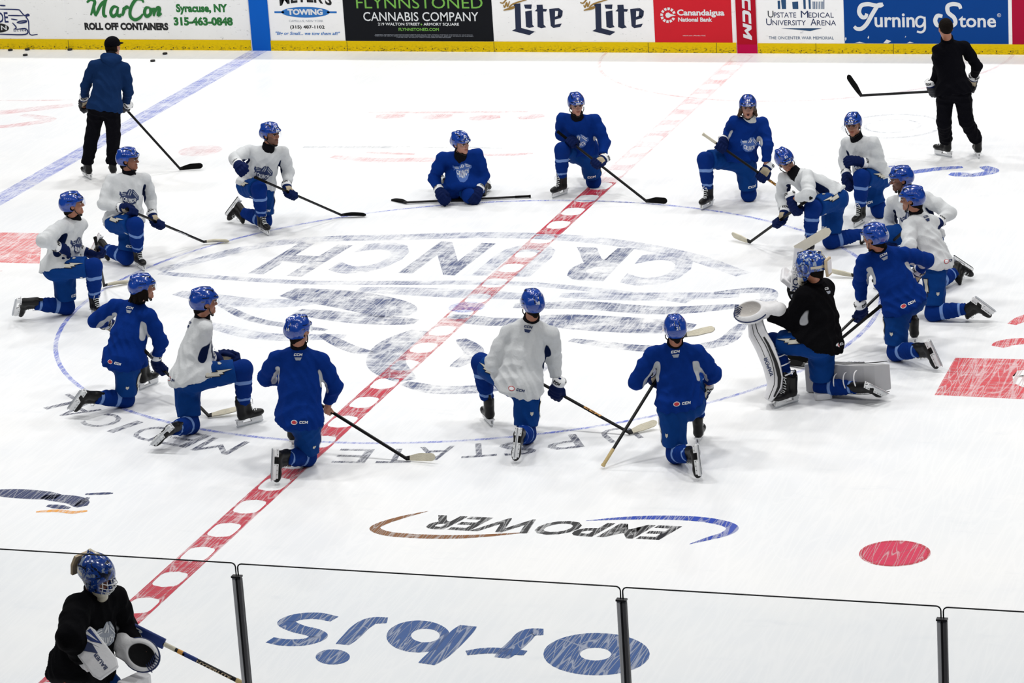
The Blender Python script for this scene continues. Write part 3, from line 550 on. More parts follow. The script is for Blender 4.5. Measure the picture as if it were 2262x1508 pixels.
b = MB(); b.box((.015, YB - .008, .6), (.30, .018, .94)); b.obj('red_line_panel', board_mat('board_red', (.42, .006, .02), .25), wall); b = MB(); b.box((.015, YB - .009, .066), (.30, .019, .132)); b.obj('red_line_kick', board_mat('board_red_kick', (.50, .004, .065), .2), wall)
b = MB(); b.box((2, YB + .05, 1.085), (46, .16, .03)); b.obj('dasher_cap', plain('dasher_cap', (.02, .10, .42), .5), wall)
def ad(x0, x1, z0, z1, col, wear=.25):
    b = MB(); b.box(((x0 + x1) / 2, YB - .002, (z0 + z1) / 2), (x1 - x0, .004, z1 - z0)); return b.obj('advert_panel', board_mat('advert_sheet', col, wear), wall)
def wtxt(par, txt, x0, x1, z0, z1, mat, bold=0.0, shear=0.0, y=.006, arc=0.0, slant=0.0):
    tv, tf, _ = text_geo(txt, bold, shear); q = tv.copy(); X = x0 + q[:, 0] * (x1 - x0); Zz = z0 + q[:, 1] * (z1 - z0) + arc * (1 - (2 * q[:, 0] - 1) ** 2) + slant * q[:, 0]
    return mesh_obj('lettering', np.column_stack([X, np.full(len(X), YB - y), Zz]), tf, mat, par, False)
def wpoly(par, polys, mat, y=.006, name='artwork', dx=0.0):
    V, F = [], []
    for P in polys: o = len(V); V += [(a + dx, YB - y, c) for a, c in P]; F.append(tuple(range(o, o + len(P))))
    return mesh_obj(name, np.array(V), F, mat, par, False)
def wstroke(par, strokes, w, mat, y=.006, name='artwork', taper=.35, dx=0.0):
    V, F = [], []
    for si, P in enumerate(strokes):
        v, f = stroke_geo(P, w, taper); o = len(V); V += [(a + dx, YB - y - si * .0005 - ii * .00002, c) for ii, (a, c) in enumerate(v)]; F += [[i + o for i in q] for q in f]
    return mesh_obj(name, np.array(V), F, mat, par, False)
def ell2(cx, cz, rx, rz, n=40): return [(cx + rx * math.cos(2 * math.pi * i / n), cz + rz * math.sin(2 * math.pi * i / n)) for i in range(n)]
GRN = plain('print_green', (.012, .16, .03), .5); GRN_L = plain('print_green_light', (.16, .42, .06), .5); CARB = plain('print_car_blue', (.01, .02, .11), .5); INK = MAT['ink_k']; WHT = MAT['ink_w']; NVY = MAT['ink']; TEAL = plain('print_teal', (.008, .06, .16), .5); MBL = plain('print_blue', (.015, .16, .50), .5)
pw = ad(-21, -11.03, .17, 1.05, (.90, .90, .89), .35)
wstroke(pw, CAR, .022, CARB); wpoly(pw, [ell2(-12.22, .345, .185, .075)], INK, .0055); wtxt(pw, 'N', -12.175, -12.075, .31, .385, WHT, .02, 0, .008); wtxt(pw, 'DE', -12.22, -12.03, .43, .60, CARB, .02); wtxt(pw, 'EST. 1974', -11.96, -11.74, .285, .33, CARB, .01)
pw = ad(-11.01, -7.89, .17, 1.05, (.89, .89, .88), .45)
wstroke(pw, MAR, .055, GRN, .0065, taper=.5)
wtxt(pw, 'ROLL OFF CONTAINERS', -10.71, -9.27, .315, .435, INK, .06); wtxt(pw, 'Syracuse, NY', -9.11, -8.24, .565, .735, GRN, .05); wtxt(pw, '315-463-0848', -9.17, -8.17, .39, .53, GRN, .055)
pw = ad(-7.555, -6.325, .17, 1.05, (.92, .92, .92), .15)
for tx in ("MEYER'S",): wtxt(pw, tx, -7.36, -6.50, .70, .90, INK, .03, 0, .006, .06)
wpoly(pw, [ell2(-6.945, .605, .40, .083), [(-7.46, .59), (-7.30, .59), (-7.30, .62), (-7.46, .62)], [(-6.59, .59), (-6.43, .59), (-6.43, .62), (-6.59, .62)]], MBL, .0055); wtxt(pw, 'TOWING', -7.24, -6.66, .562, .655, WHT, .05, 0, .008)
wtxt(pw, 'CAMILLUS, NEW YORK', -7.23, -6.66, .445, .485, MAT['grey'], .0); wtxt(pw, '(315) 487-1102', -7.22, -6.65, .335, .40, INK, .025); wtxt(pw, '"Big or Small... we tow them all!"', -7.47, -6.40, .235, .30, MBL, .02, .25)
pw = ad(-6.32, -3.92, .16, 1.05, (.008, .009, .012), .0)
wtxt(pw, 'FLYNNSTONED', -6.10, -4.06, .665, .84, GRN_L, .0); wtxt(pw, 'CANNABIS COMPANY', -6.00, -4.14, .47, .61, WHT, .005); wtxt(pw, '219 WALTON STREET   ARMORY SQUARE', -5.77, -4.46, .393, .445, WHT, .02); wpoly(pw, [ell2(-5.065, .418, .014, .014, 12)], GRN_L); wtxt(pw, 'FLYNNSTONED.COM', -5.44, -4.79, .318, .365, GRN_L, .02)
wtxt(pw, 'WARNING: THIS PRODUCT HAS INTOXICATING EFFECTS AND MAY BE HABIT FORMING. SMOKING IS HAZARDOUS TO YOUR HEALTH.', -5.83, -4.25, .252, .266, MAT['grey']); wtxt(pw, 'THERE MAY BE HEALTH RISKS ASSOCIATED WITH CONSUMPTION OF THIS PRODUCT. KEEP OUT OF REACH OF CHILDREN.', -5.84, -4.24, .232, .246, MAT['grey']); wtxt(pw, 'FOR USE ONLY BY ADULTS TWENTY-ONE YEARS OF AGE OR OLDER.', -5.48, -4.60, .212, .226, MAT['grey'])
pw = ad(-3.915, -1.395, .16, 1.05, (.92, .92, .92), .3)
for dx in (0.0, 1.262): wpoly(pw, LITE, plain('print_lite', (.004, .012, .045), .5), .006, dx=dx); wstroke(pw, MIL, .022, plain('print_miller', (.30, .17, .03), .5), .0075, dx=dx)
pw = ad(-1.39, -.205, .158, 1.05, (.60, .018, .03), .12)
wpoly(pw, CAN, WHT); wtxt(pw, 'Canandaigua', -1.03, -.31, .535, .655, WHT, .035); wtxt(pw, 'National Bank', -1.02, -.50, .47, .535, WHT, .035); wtxt(pw, 'cnbank.com | Member FDIC', -.96, -.61, .25, .268, WHT)
tv, tf, _ = text_geo('CCM', .03, .28); mesh_obj('lettering', np.column_stack([-.035 + tv[:, 1] * .13, np.full(len(tv), YB - .0205), .86 - tv[:, 0] * .66]), tf, WHT, wall, False)
pw = ad(.18, 1.475, .15, 1.05, (.92, .92, .92), .2)
wpoly(pw, BLD, TEAL); wpoly(pw, TRI, TEAL)
for tx, x0, x1, z0, z1 in (('U', .345, .43, .535, .635), ('PSTATE', .435, .77, .535, .61), ('M', .84, .95, .535, .635), ('EDICAL', .955, 1.33, .535, .61), ('U', .315, .40, .42, .52), ('NIVERSITY', .41, .91, .42, .495), ('A', .98, 1.07, .42, .52), ('RENA', 1.075, 1.36, .42, .495)): wtxt(pw, tx, x0, x1, z0, z1, plain('print_ink_soft', (.012, .02, .03), .5) if tx == 'U' and x0 > .34 else NVY, .0)
wtxt(pw, 'AT', .82, .87, .30, .325, MAT['grey']); wtxt(pw, 'THE ONCENTER WAR MEMORIAL', .345, 1.32, .21, .255, TEAL, .0)
pw = ad(1.48, 3.875, .155, 1.05, (.003, .052, .255), .15)
wstroke(pw, TUR, .062, WHT, .0065, taper=.25); wtxt(pw, 'urnin', 1.93, 2.52, .393, .60, WHT, .02); wstroke(pw, [[(2.655, .535), (2.60, .55), (2.55, .515), (2.545, .44), (2.585, .405), (2.635, .425), (2.66, .47)], [(2.665, .55), (2.667, .45), (2.66, .36), (2.61, .322), (2.55, .335)]], .034, WHT, .0065, taper=.1); wtxt(pw, 'tone', 3.16, 3.70, .395, .565, WHT, .02)
wpoly(pw, [ell2(3.745, .575, .028, .028, 16)], WHT, .0055); wpoly(pw, [ell2(3.745, .575, .022, .022, 16)], pw.data.materials[0], .007); wtxt(pw, 'R', 3.733, 3.757, .562, .588, WHT, .01, 0, .0085)
wpoly(pw, [[(1.49, .19), (1.51, .22), (1.50, .25), (1.485, .23)], [(2.05, .16), (2.10, .215), (2.17, .19), (2.12, .158)], [(1.83, .22), (1.845, .25), (1.84, .27), (1.82, .24)], [(2.40, .16), (2.44, .185), (2.50, .165)], [(2.37, .24), (2.39, .255), (2.38, .27)], [(1.63, .16), (1.70, .18), (1.78, .158)]], MAT['ink_w'], .0065, 'peeled_patch')
ad(3.93, 6.4, .15, 1.05, (.40, .006, .04), .12)

# near boards, glass and posts
b = MB(); b.box((2, YN - .06, .535), (46, .12, 1.07)); front = structure(b.obj('wall_front', WHITE_B)); b = MB(); b.box((2, YN - .06, 1.085), (46, .22, .03)); b.obj('dasher_cap', MAT['pad_w'], front); b = MB(); b.box((2, YN - .24, .985), (46, .24, .03)); b.obj('ledge', MAT['pad_g'], front)
posts = (.0 - .02, 2.80, 5.567, 7.712, 10.48); edge = plain('glass_edge', (.012, .014, .016), .3)  # edge colour carries the dark reflection along the pane rims
for i in range(4):
    x0, x1 = posts[i] + .008, posts[i + 1] - .008; zt = 2.155 - .0045 * (i - 1)
    b = MB(); b.box(((x0 + x1) / 2, YN, (1.10 + zt) / 2), (x1 - x0, .012, zt - 1.10)); g = structure(b.obj('window_%d' % (i + 1), MAT['glass']))
    b = MB(); r = .03; path = [(x0, YN, 1.6), (x0, YN, zt - r)] + [(x0 + r - r * math.cos(a), YN, zt - r + r * math.sin(a)) for a in np.radians((22, 45, 68))] + [(x0 + r, YN, zt), (x1 - r, YN, zt)] + [(x1 - r + r * math.sin(a), YN, zt - r + r * math.cos(a)) for a in np.radians((22, 45, 68))] + [(x1, YN, zt - r), (x1, YN, 1.6)]
    b.tube(path, .0052, 6); b.obj('glass_edge', edge, g, True)
plab = ('aluminium glass post between the two leftmost panes of the near glass', 'aluminium glass post beside the big blue letter o on the ice', 'aluminium glass post below the red faceoff spot')
for x, lb in zip((2.80, 5.567, 7.712), plab):
    t = put(bpy.data.objects.new('glass_post', None)); t.location = (x, YN, 1.10); tagobj(t, lb, 'post', 'posts holding the near glass')
    b = MB(); b.box((-.0185, -.010, .48), (.027, .036, .96), bev=.005); b.obj('lit_rail', MAT['alu'], t); b = MB(); b.box((.0185, -.010, .48), (.027, .036, .96), bev=.005); b.obj('shaded_rail', plain('post_shaded', (.16, .16, .17), .5, .0), t); b = MB(); b.box((0, -.012, .475), (.010, .030, .95)); b.box((.030, -.002, .475), (.006, .02, .95)); b.obj('seam_channel', MAT['alu_d'], t)  # one post profile; light and shade are put into the two rail colours
    b = MB(); b.box((0, -.010, .965), (.072, .042, .012)); b.obj('end_cap', MAT['alu_d'], t)

# ------------------------------------------------------------------ shared equipment, built once in its own space
def gear():
    G = {}
    # skate: origin ankle joint, +y toe, +z up the shin
    s = Sdf(); s.cone((0, -.022, -.062), (0, .12, -.066), .040, .036, .03); s.ell((0, .150, -.064), (.042, .062, .034), k=.03)
    s.cone((0, -.030, -.05), (0, -.030, .095), .043, .052, .03, flat=True); s.cone((0, .055, -.035), (0, .030, .10), .030, .036, .03); s.cone((0, -.062, .06), (0, -.066, .135), .022, .016, .02); s.cone((0, .03, .08), (0, .055, .135), .026, .022, .02)
    s.cut((0, 0, -.094), (0, 0, 1)); V, F = s.mesh(.0065); G['boot_sdf'] = s
    V = np.array(V); G['boot'] = make_mesh('skate_boot', V, F, MAT['black'])
    b = MB(); hp = [(-.085, -.094), (-.03, -.094), (-.035, -.125), (.045, -.132), (.06, -.094), (.175, -.094), (.185, -.118), (.182, -.142), (-.082, -.142), (-.09, -.118)]
    hole = None
    for x in (-.011, .011):
        b.prism([(-.085, -.094), (-.025, -.094), (-.030, -.122), (-.026, -.138), (-.08, -.142), (-.092, -.125)], (x, 0, 0), (0, 1, 0), (0, 0, 1), (1, 0, 0), .010)
        b.prism([(.055, -.094), (.175, -.094), (.190, -.118), (.182, -.142), (.07, -.138), (.065, -.12)], (x, 0, 0), (0, 1, 0), (0, 0, 1), (1, 0, 0), .010)
    b.prism([(-.09, -.132), (.19, -.132), (.184, -.146), (-.086, -.146)], (0, 0, 0), (0, 1, 0), (0, 0, 1), (1, 0, 0), .022)
    b.box((0, -.055, -.0965), (.062, .075, .007)); b.box((0, .11, -.0965), (.064, .13, .007))
    for y in (-.08, -.04, .06, .10, .14):
        for x in (-.024, .024): b.box((x, y, -.101), (.006, .006, .003), m=1)
    G['holder'] = b.mesh('blade_holder', [MAT['white'], MAT['black']])
    b = MB(); b.prism([(-.095, -.146), (-.098, -.155), (-.09, -.165), (.175, -.165), (.195, -.158), (.200, -.146)], (0, 0, 0), (0, 1, 0), (0, 0, 1), (1, 0, 0), .004); G['blade'] = b.mesh('blade', MAT['steel'])
    b = MB(); prev = None
    for i in range(8):
        t = i / 7; y = .112 - .075 * t + .012 * t * t; z = -.030 + .125 * t ** 1.15; w = .026 - .002 * t
        pl = []; 
        for x in np.linspace(-w, w, 5):
            P = np.array([[x, y + .10, z + .08]]); Nn = U(np.array([0, .75, .66]))
            for _ in range(24): P = P - Nn * max(-.01, min(.05, s.at(P)[0])) * .85
            pl.append(P[0] + Nn * .0035 + np.array([0, .004 * (1 if i % 2 else -1) * x / w, 0]))
        b.tube(pl, .0042, 5)
    b.tube([(-.004, .07, .10), (-.03, .082, .085), (-.035, .075, .05)], .003, 5); b.tube([(.004, .07, .10), (.03, .084, .09), (.04, .078, .045)], .003, 5); G['laces'] = b.mesh('laces', MAT['lace'])
    # glove (left, thumb +x): origin wrist, +y knuckles, +z back of the hand
    s = Sdf()
    s.box((0, .062, .004), (.050, .045, .026), rd=.022, k=.02)
    for i in range(4):
        x = .040 - .0265 * i; l = (.0, .006, .004, -.008)[i]
        a, c, d, e = (x, .095, .004), (x, .134 + l, -.014), (x, .140 + l, -.052), (x, .098, -.064)
        s.cone(a, c, .0175, .0165, .006).cone(c, d, .0165, .015, .004).cone(d, e, .015, .0135, .004)
    s.cone((.050, .03, -.012), (.060, .085, -.034), .019, .017, .012).cone((.060, .085, -.034), (.030, .125, -.048), .017, .014, .006)
    for y, z in ((.03, .03), (.062, .031), (.094, .026)): s.ell((0, y, z - .004), (.050, .0165, .014), k=.004)
    s.cone((0, .02, 0), (0, -.03, 0), .040, .042, .03)
    V, F = s.mesh(.0055); V = np.array(V); fc = V[F].mean(1)
    palm = (fc[:, 2] < -.015) & (fc[:, 1] < .085) & (fc[:, 1] > -.02) & (fc[:, 2] > -.05) & (np.abs(fc[:, 0]) < .042)
    c = Sdf(); c.econe((0, .012, 0), (0, -.105, 0), (1, 0, 0), (.047, .040), (.063, .056), rd=.012); c.econe((0, -.07, 0), (0, -.14, 0), (1, 0, 0), (.052, .045), (.052, .045), rd=.005, op='-')
    CV, CF = c.mesh(.006); CV = np.array(CV); ins = .034 - np.abs(CV[:, 1] + .052)
    side = (1, -1)
    tv, tf, asp = text_geo('CCM', .02, .25); tv, tf = fine_geo((tv - .5) * np.array([.060, .026]), tf, .013); uv = -tv; Pt = []; tfa = []
    for ag in (0, 120, 240):
        ca, sa = math.cos(math.radians(ag)), math.sin(math.radians(ag)); Pt.append(drape(c, None, uv, (sa * .05, -.052, ca * .05), (ca, 0, -sa), (0, 1, 0), (sa, 0, ca), .0035))

    for sd, k in ((1, 'l'), (-1, 'r')):
        mul = np.array([sd, 1, 1]); ff = F if sd > 0 else F[:, ::-1]; cf = CF if sd > 0 else CF[:, ::-1]
        G['glove_' + k] = make_mesh('glove_hand', V * mul, ff, [MAT['glove'], MAT['palm']], fm=palm.astype(int))
        G['gloveb_' + k] = make_mesh('glove_hand_black', V * mul, ff, [MAT['glove_black'], MAT['palm']], fm=palm.astype(int))
        G['cuff_' + k] = make_mesh('glove_cuff', CV * mul, cf, MAT['cuffc'], attrs={'ins': ins})
    G['cuff_text'] = [make_mesh('cuff_lettering', q, tf, MAT['ink_k'], smooth=False) for q in Pt]
    # helmet: origin skull centre, +y face, +z crown
    s = Sdf(); s.ell((0, -.012, .022), (.107, .134, .122)); s.ell((0, -.10, .0), (.085, .045, .065), k=.03)
    for x in (-.036, .036): s.cone((x, .060, .112), (x, -.10, .104), .015, .015, .03)
    s.cone((-.05, .106, .042), (.05, .106, .042), .014, .014, .03)
    s.ell((0, -.008, .010), (.091, .117, .108), op='-', k=.004)
    f = lambda X, Y, Z: (np.where(Y > .035, .030 - (.03 - 0) * 0, np.where(Y > -.035, -.038 + .068 * np.clip((Y - .0) / .035, 0, 1), -.062)) - Z) * .7
    s.p.append((lambda X, Y, Z: Z - np.clip(.024 + (Y - .045) * 1.9, -.068, .026) + 0 * X, None, None, 0, 'cut'))
    s.ell((.1, -.008, -.035), (.04, .03, .032), op='-', k=.006); s.ell((-.1, -.008, -.035), (.04, .03, .032), op='-', k=.006)
    V, F = s.mesh(.0055); V = np.array(V); x, y, z = V.T; ax_ = np.abs(x)
    vent = np.maximum.reduce([.004 - np.maximum(np.abs(ax_ - .017), np.abs(y) - .05), .0045 - np.maximum(np.abs(ax_ - .060), np.abs(y - .02) - .045), .005 - np.maximum(np.abs(z - .058), np.abs(ax_ - .055) - .022) - 10 * (y < .05),
        .005 - np.maximum(np.abs(z - .075), np.abs(ax_ - .02) - .016) - 10 * (y < .06), .005 - np.maximum(np.abs(z - .02), np.abs(y + .05) - .012) - 10 * (ax_ < .06), .004 - np.maximum(np.abs(z - .055), np.abs(y + .02) - .03) - 10 * (ax_ < .08), .004 - np.maximum(np.abs(ax_ - .02), np.abs(z - .06) - .03) - 10 * (y > -.08)])
    G['helmet'] = make_mesh('helmet_shell', V, F, MAT['helmet'], attrs={'ins': vent}); G['helmet_sdf'] = s
    b = MB(); n = 15; VV = []; FF = []
    for j in range(6):
        for i in range(n):
            a = math.radians(-72 + 144 * i / (n - 1)); zz = .040 - .078 * j / 5 * (1 - .25 * (abs(i - 7) / 7) ** 2); r = 1.0 + .03 * j / 5
            VV.append((.112 * r * math.sin(a), -.012 + .148 * r * math.cos(a), zz))
    for j in range(5):
        for i in range(n - 1): FF.append((j * n + i, j * n + i + 1, (j + 1) * n + i + 1, (j + 1) * n + i))
    G['visor'] = make_mesh('visor', np.array(VV), FF, MAT['visor'])
    b = MB(); pts = [(-.09, .01, -.045), (-.088, .018, -.075), (-.06, .045, -.115), (-.02, .068, -.137), (.02, .068, -.137), (.06, .045, -.115), (.088, .018, -.075), (.09, .01, -.045)]; b.tube(pts, .005, 6); b.tube([(-.022, .066, -.136), (0, .074, -.139), (.022, .066, -.136)], .012, 6); G['strap'] = b.mesh('chin_strap', MAT['black'], True)
    tv, tf, _ = text_geo('CCM', .02, .25); P = drape(s, None, (tv - .5) * np.array([.06, .02]), (0, .14, .046), (-1, 0, 0), (0, 0, 1), (0, 1, 0), .002); G['helm_ccm'] = make_mesh('helmet_brand', P, tf, MAT['ink_w'], smooth=False)
    # face pieces
    def ball(c, r, n=10):
        V = [(0, 0, r)]; F = []
        for i in range(1, n):
            for j in range(12): a = math.pi * i / n; q = 2 * math.pi * j / 12; V.append((r * math.sin(a) * math.cos(q), r * math.cos(a), r * math.sin(a) * math.sin(q)))
        V[0] = (0, r, 0); V.append((0, -r, 0))
        for j in range(12): F.append((0, 1 + (j + 1) % 12, 1 + j)); F.append((len(V) - 1, 1 + (n - 2) * 12 + j, 1 + (n - 2) * 12 + (j + 1) % 12))
        for i in range(n - 2):
            for j in range(12): F.append((1 + i * 12 + j, 1 + i * 12 + (j + 1) % 12, 1 + (i + 1) * 12 + (j + 1) % 12, 1 + (i + 1) * 12 + j))
        return np.array(V) + np.array(c), F
    for sd, k in ((1, 'l'), (-1, 'r')):
        V, F = ball((0, 0, 0), .0115); fm = [1 if np.mean([V[i][1] for i in f]) > .0075 else 0 for f in F]; V = V + np.array([-sd * .031, .0825, -.004]); G['eye_' + k] = make_mesh('eye', V, F, [MAT['eye_w'], MAT['eye_i']], fm=fm)
    for sd, k in ((1, 'l'), (-1, 'r')): b = MB(); b.tube([(-sd * .014, .102, .006), (-sd * .031, .103, .010), (-sd * .050, .088, .006)], [.005, .0055, .004], 6); G['brow_' + k] = b.mesh('eyebrow', MAT['hair'], True)
    s2 = Sdf(); s2.ell((0, .094, -.078), (.017, .012, .013)); V, F = s2.mesh(.004); G['mouth'] = make_mesh('open_mouth', np.array(V), F, plain('mouth_dark', (.05, .008, .008), .5))
    s = Sdf(); s.ell((0, -.022, -.005), (.084, .092, .105)); s.cone((0, -.085, -.03), (0, -.085, -.095), .03, .025, .03); s.ell((0, .035, -.02), (.070, .09, .14), op='-', k=.01); s.cut((0, 0, .06), (0, 0, -1)); V, F = s.mesh(.008); G['hair'] = make_mesh('hair', np.array(V), F, MAT['hair'])
    s = Sdf(); s.ell((0, -.014, .020), (.085, .106, .104)); s.ell((0, .055, -.03), (.078, .06, .085), op='-', k=.01); s.cut((0, .04, .035), (0, -.75, .66)); V, F = s.mesh(.008); G['hair_full'] = make_mesh('hair_crop', np.array(V), F, MAT['hair'])
    rng = random.Random(3); s = Sdf()
    for i in range(26):
        a = math.radians(75 + 210 * i / 25 + rng.uniform(-5, 5)); x, y = .086 * math.sin(a + math.pi) , -.02 + .095 * -math.cos(a + math.pi) * -1; y = -.015 - .09 * math.cos(math.radians(180) - a) * -1
        x = .088 * math.cos(a - math.pi / 2 + math.pi / 2); x = .088 * math.sin(math.radians(-105 + 210 * i / 25)); y = -.012 - .092 * math.cos(math.radians(-105 + 210 * i / 25))
        k = 1.15 + rng.uniform(-.1, .3); z1 = -.105 - rng.uniform(0, .035); s.cone((x * .9, y * .9, -.01), (x * .98, y, -.06), .018, .020, .014).cone((x * .98, y, -.06), (x * k, y * k + rng.uniform(-.01, .01), z1), .019, .007, .012)
    V, F = s.mesh(.007); G['hair_long'] = make_mesh('hair_long', np.array(V), F, MAT['hair']); G['hair_long_b'] = make_mesh('hair_long_brown', np.array(V), F, MAT['hair_b'])
    # ball cap
    s = Sdf(); s.ell((0, -.010, .030), (.092, .114, .098)); s.cut((0, 0, .005), (0, 0, 1)); s.ell((0, -.01, .02), (.084, .106, .09), op='-', k=.002); s.ell((0, .115, .022), (.07, .065, .010), k=.01); V, F = s.mesh(.006); G['cap'] = make_mesh('ball_cap', np.array(V), F, MAT['black_cloth'])
    # goalie mask
    s = Sdf(); s.ell((0, -.005, .015), (.118, .150, .137)); s.cone((0, .06, -.07), (0, .095, -.135), .085, .045, .05); s.cone((0, .10, .12), (0, -.10, .13), .02, .02, .02)
    s.ell((0, -.01, .005), (.098, .128, .118), op='-', k=.004); s.cone((0, .03, -.05), (0, .07, -.13), .07, .04, .02, op='-'); s.ell((0, .14, -.022), (.078, .075, .058), op='-', k=.01); s.p.append((lambda X, Y, Z: Z - np.clip(-.07 - (Y - .0) * 1.4, -.20, -.03) + 0 * X, None, None, 0, 'cut'))
    V, F = s.mesh(.006); V = np.array(V); x, y, z = V.T; strap = np.maximum.reduce([.012 - np.abs(x) - 10 * (y > .0), .012 - np.abs(z - .01) - 10 * (y > -.03), -.085 - z - 10 * (y < .06)]); G['mask'] = make_mesh('mask_shell', V, F, MAT['mask'], attrs={'ins': strap}); G['mask_sdf'] = s
    b = MB()
    for i in range(5):
        a = -.05 + .025 * i; b.tube([(a * 1.1, .13 - abs(a) * .5, .040), (a * 1.5, .172 - abs(a) * .6, -.015), (a * 1.1, .150 - abs(a) * .5, -.085)], .0035, 5)
    for zz, w, y in ((.038, .066, .135), (.008, .080, .158), (-.025, .082, .170), (-.055, .075, .162), (-.085, .055, .148)): b.tube([(-w, y - .06, zz), (-w * .55, y - .008, zz), (0, y + .006, zz), (w * .55, y - .008, zz), (w, y - .06, zz)], .0035, 5)
    G['cage'] = b.mesh('mask_cage', MAT['white'], True)
    b = MB(); b.prism([(-.07, .07), (.07, .07), (.085, 0), (.06, -.09), (-.06, -.09), (-.085, 0)], (0, -.162, .0), (1, 0, 0), (0, 0, 1), (0, 1, 0), .02); b.prism([(-.05, .05), (.05, .05), (.06, 0), (.045, -.07), (-.045, -.07), (-.06, 0)], (0, -.174, .0), (1, 0, 0), (0, 0, 1), (0, 1, 0), .01, 1); G['backplate'] = b.mesh('mask_backplate', [MAT['tan'], MAT['pad_w']])
    return G
MAT['cuffc'] = cloth('glove_cuff_fabric', (.004, .013, .07), (.78, .79, .80), 'ins', .6, edge=.0015)
MAT['catch_k'] = cloth('catcher_leather', (.72, .72, .73), (.012, .012, .013), 'ins', .6); MAT['catch_w'] = cloth('catcher_leather_pale', (.72, .72, .73), (.42, .40, .38), 'ins', .6)
GEAR = gear()
BOLT = [(c * .0088, -d * .0108 + .13) for c, d in ((-3.2, 0), (2.0, 0), (3.6, 12.5), (1.7, 11.6), (1.8, 16.0), (0, 15.0), (-1.8, 25), (-2.9, 10.5), (-1.0, 11.8), (-1.6, 6.0))]
BOLTG = (poly_geo(grow(BOLT, .007)), poly_geo(BOLT))
CREST_BASE = [poly_geo(p) for p in ([(-.115, -.005), (.12, -.005), (.108, -.085), (.06, -.118), (0, -.128), (-.06, -.118), (-.103, -.085)], [(-.155, .065), (-.125, .040), (-.10, .060), (-.06, .065), (-.045, -.01), (-.115, -.012), (-.145, -.05), (-.138, -.01), (-.16, .012)], [(-.058, .055), (-.022, .112), (.012, .117), (.042, .07), (.05, -.01), (-.06, -.01)], [(.028, .112), (.05, .115), (.152, .022), (.158, -.035), (.12, -.05), (.045, -.01), (.042, .06)])]
CREST_TOP = [poly_geo(p) for p in ([(-.040, .020), (-.012, .100), (.004, .104), (-.020, .018)], [(-.006, .018), (.018, .092), (.030, .074), (.012, .018)], [(.050, .098), (.132, .026), (.136, .008), (.052, .080)], [(.050, .066), (.128, -.004), (.132, -.022), (.050, .050)], [(-.138, .034), (-.066, .052), (-.062, .042), (-.128, .022)], [(-.122, .012), (-.060, .030), (-.056, .018), (-.116, .002)])]
CK = .76
CREST_BASE = [(v * CK, f) for v, f in CREST_BASE]; CREST_TOP = [(v * CK, f) for v, f in CREST_TOP]
SHIELD = [(-.016, .019), (0, .014), (.016, .019), (.017, -.004), (0, -.023), (-.017, -.004)]
SHIELDG = poly_geo(SHIELD)
CIRC = poly_geo([(.5 * math.cos(a), .5 * math.sin(a)) for a in np.linspace(0, 2 * math.pi, 17)[:-1]], .3)

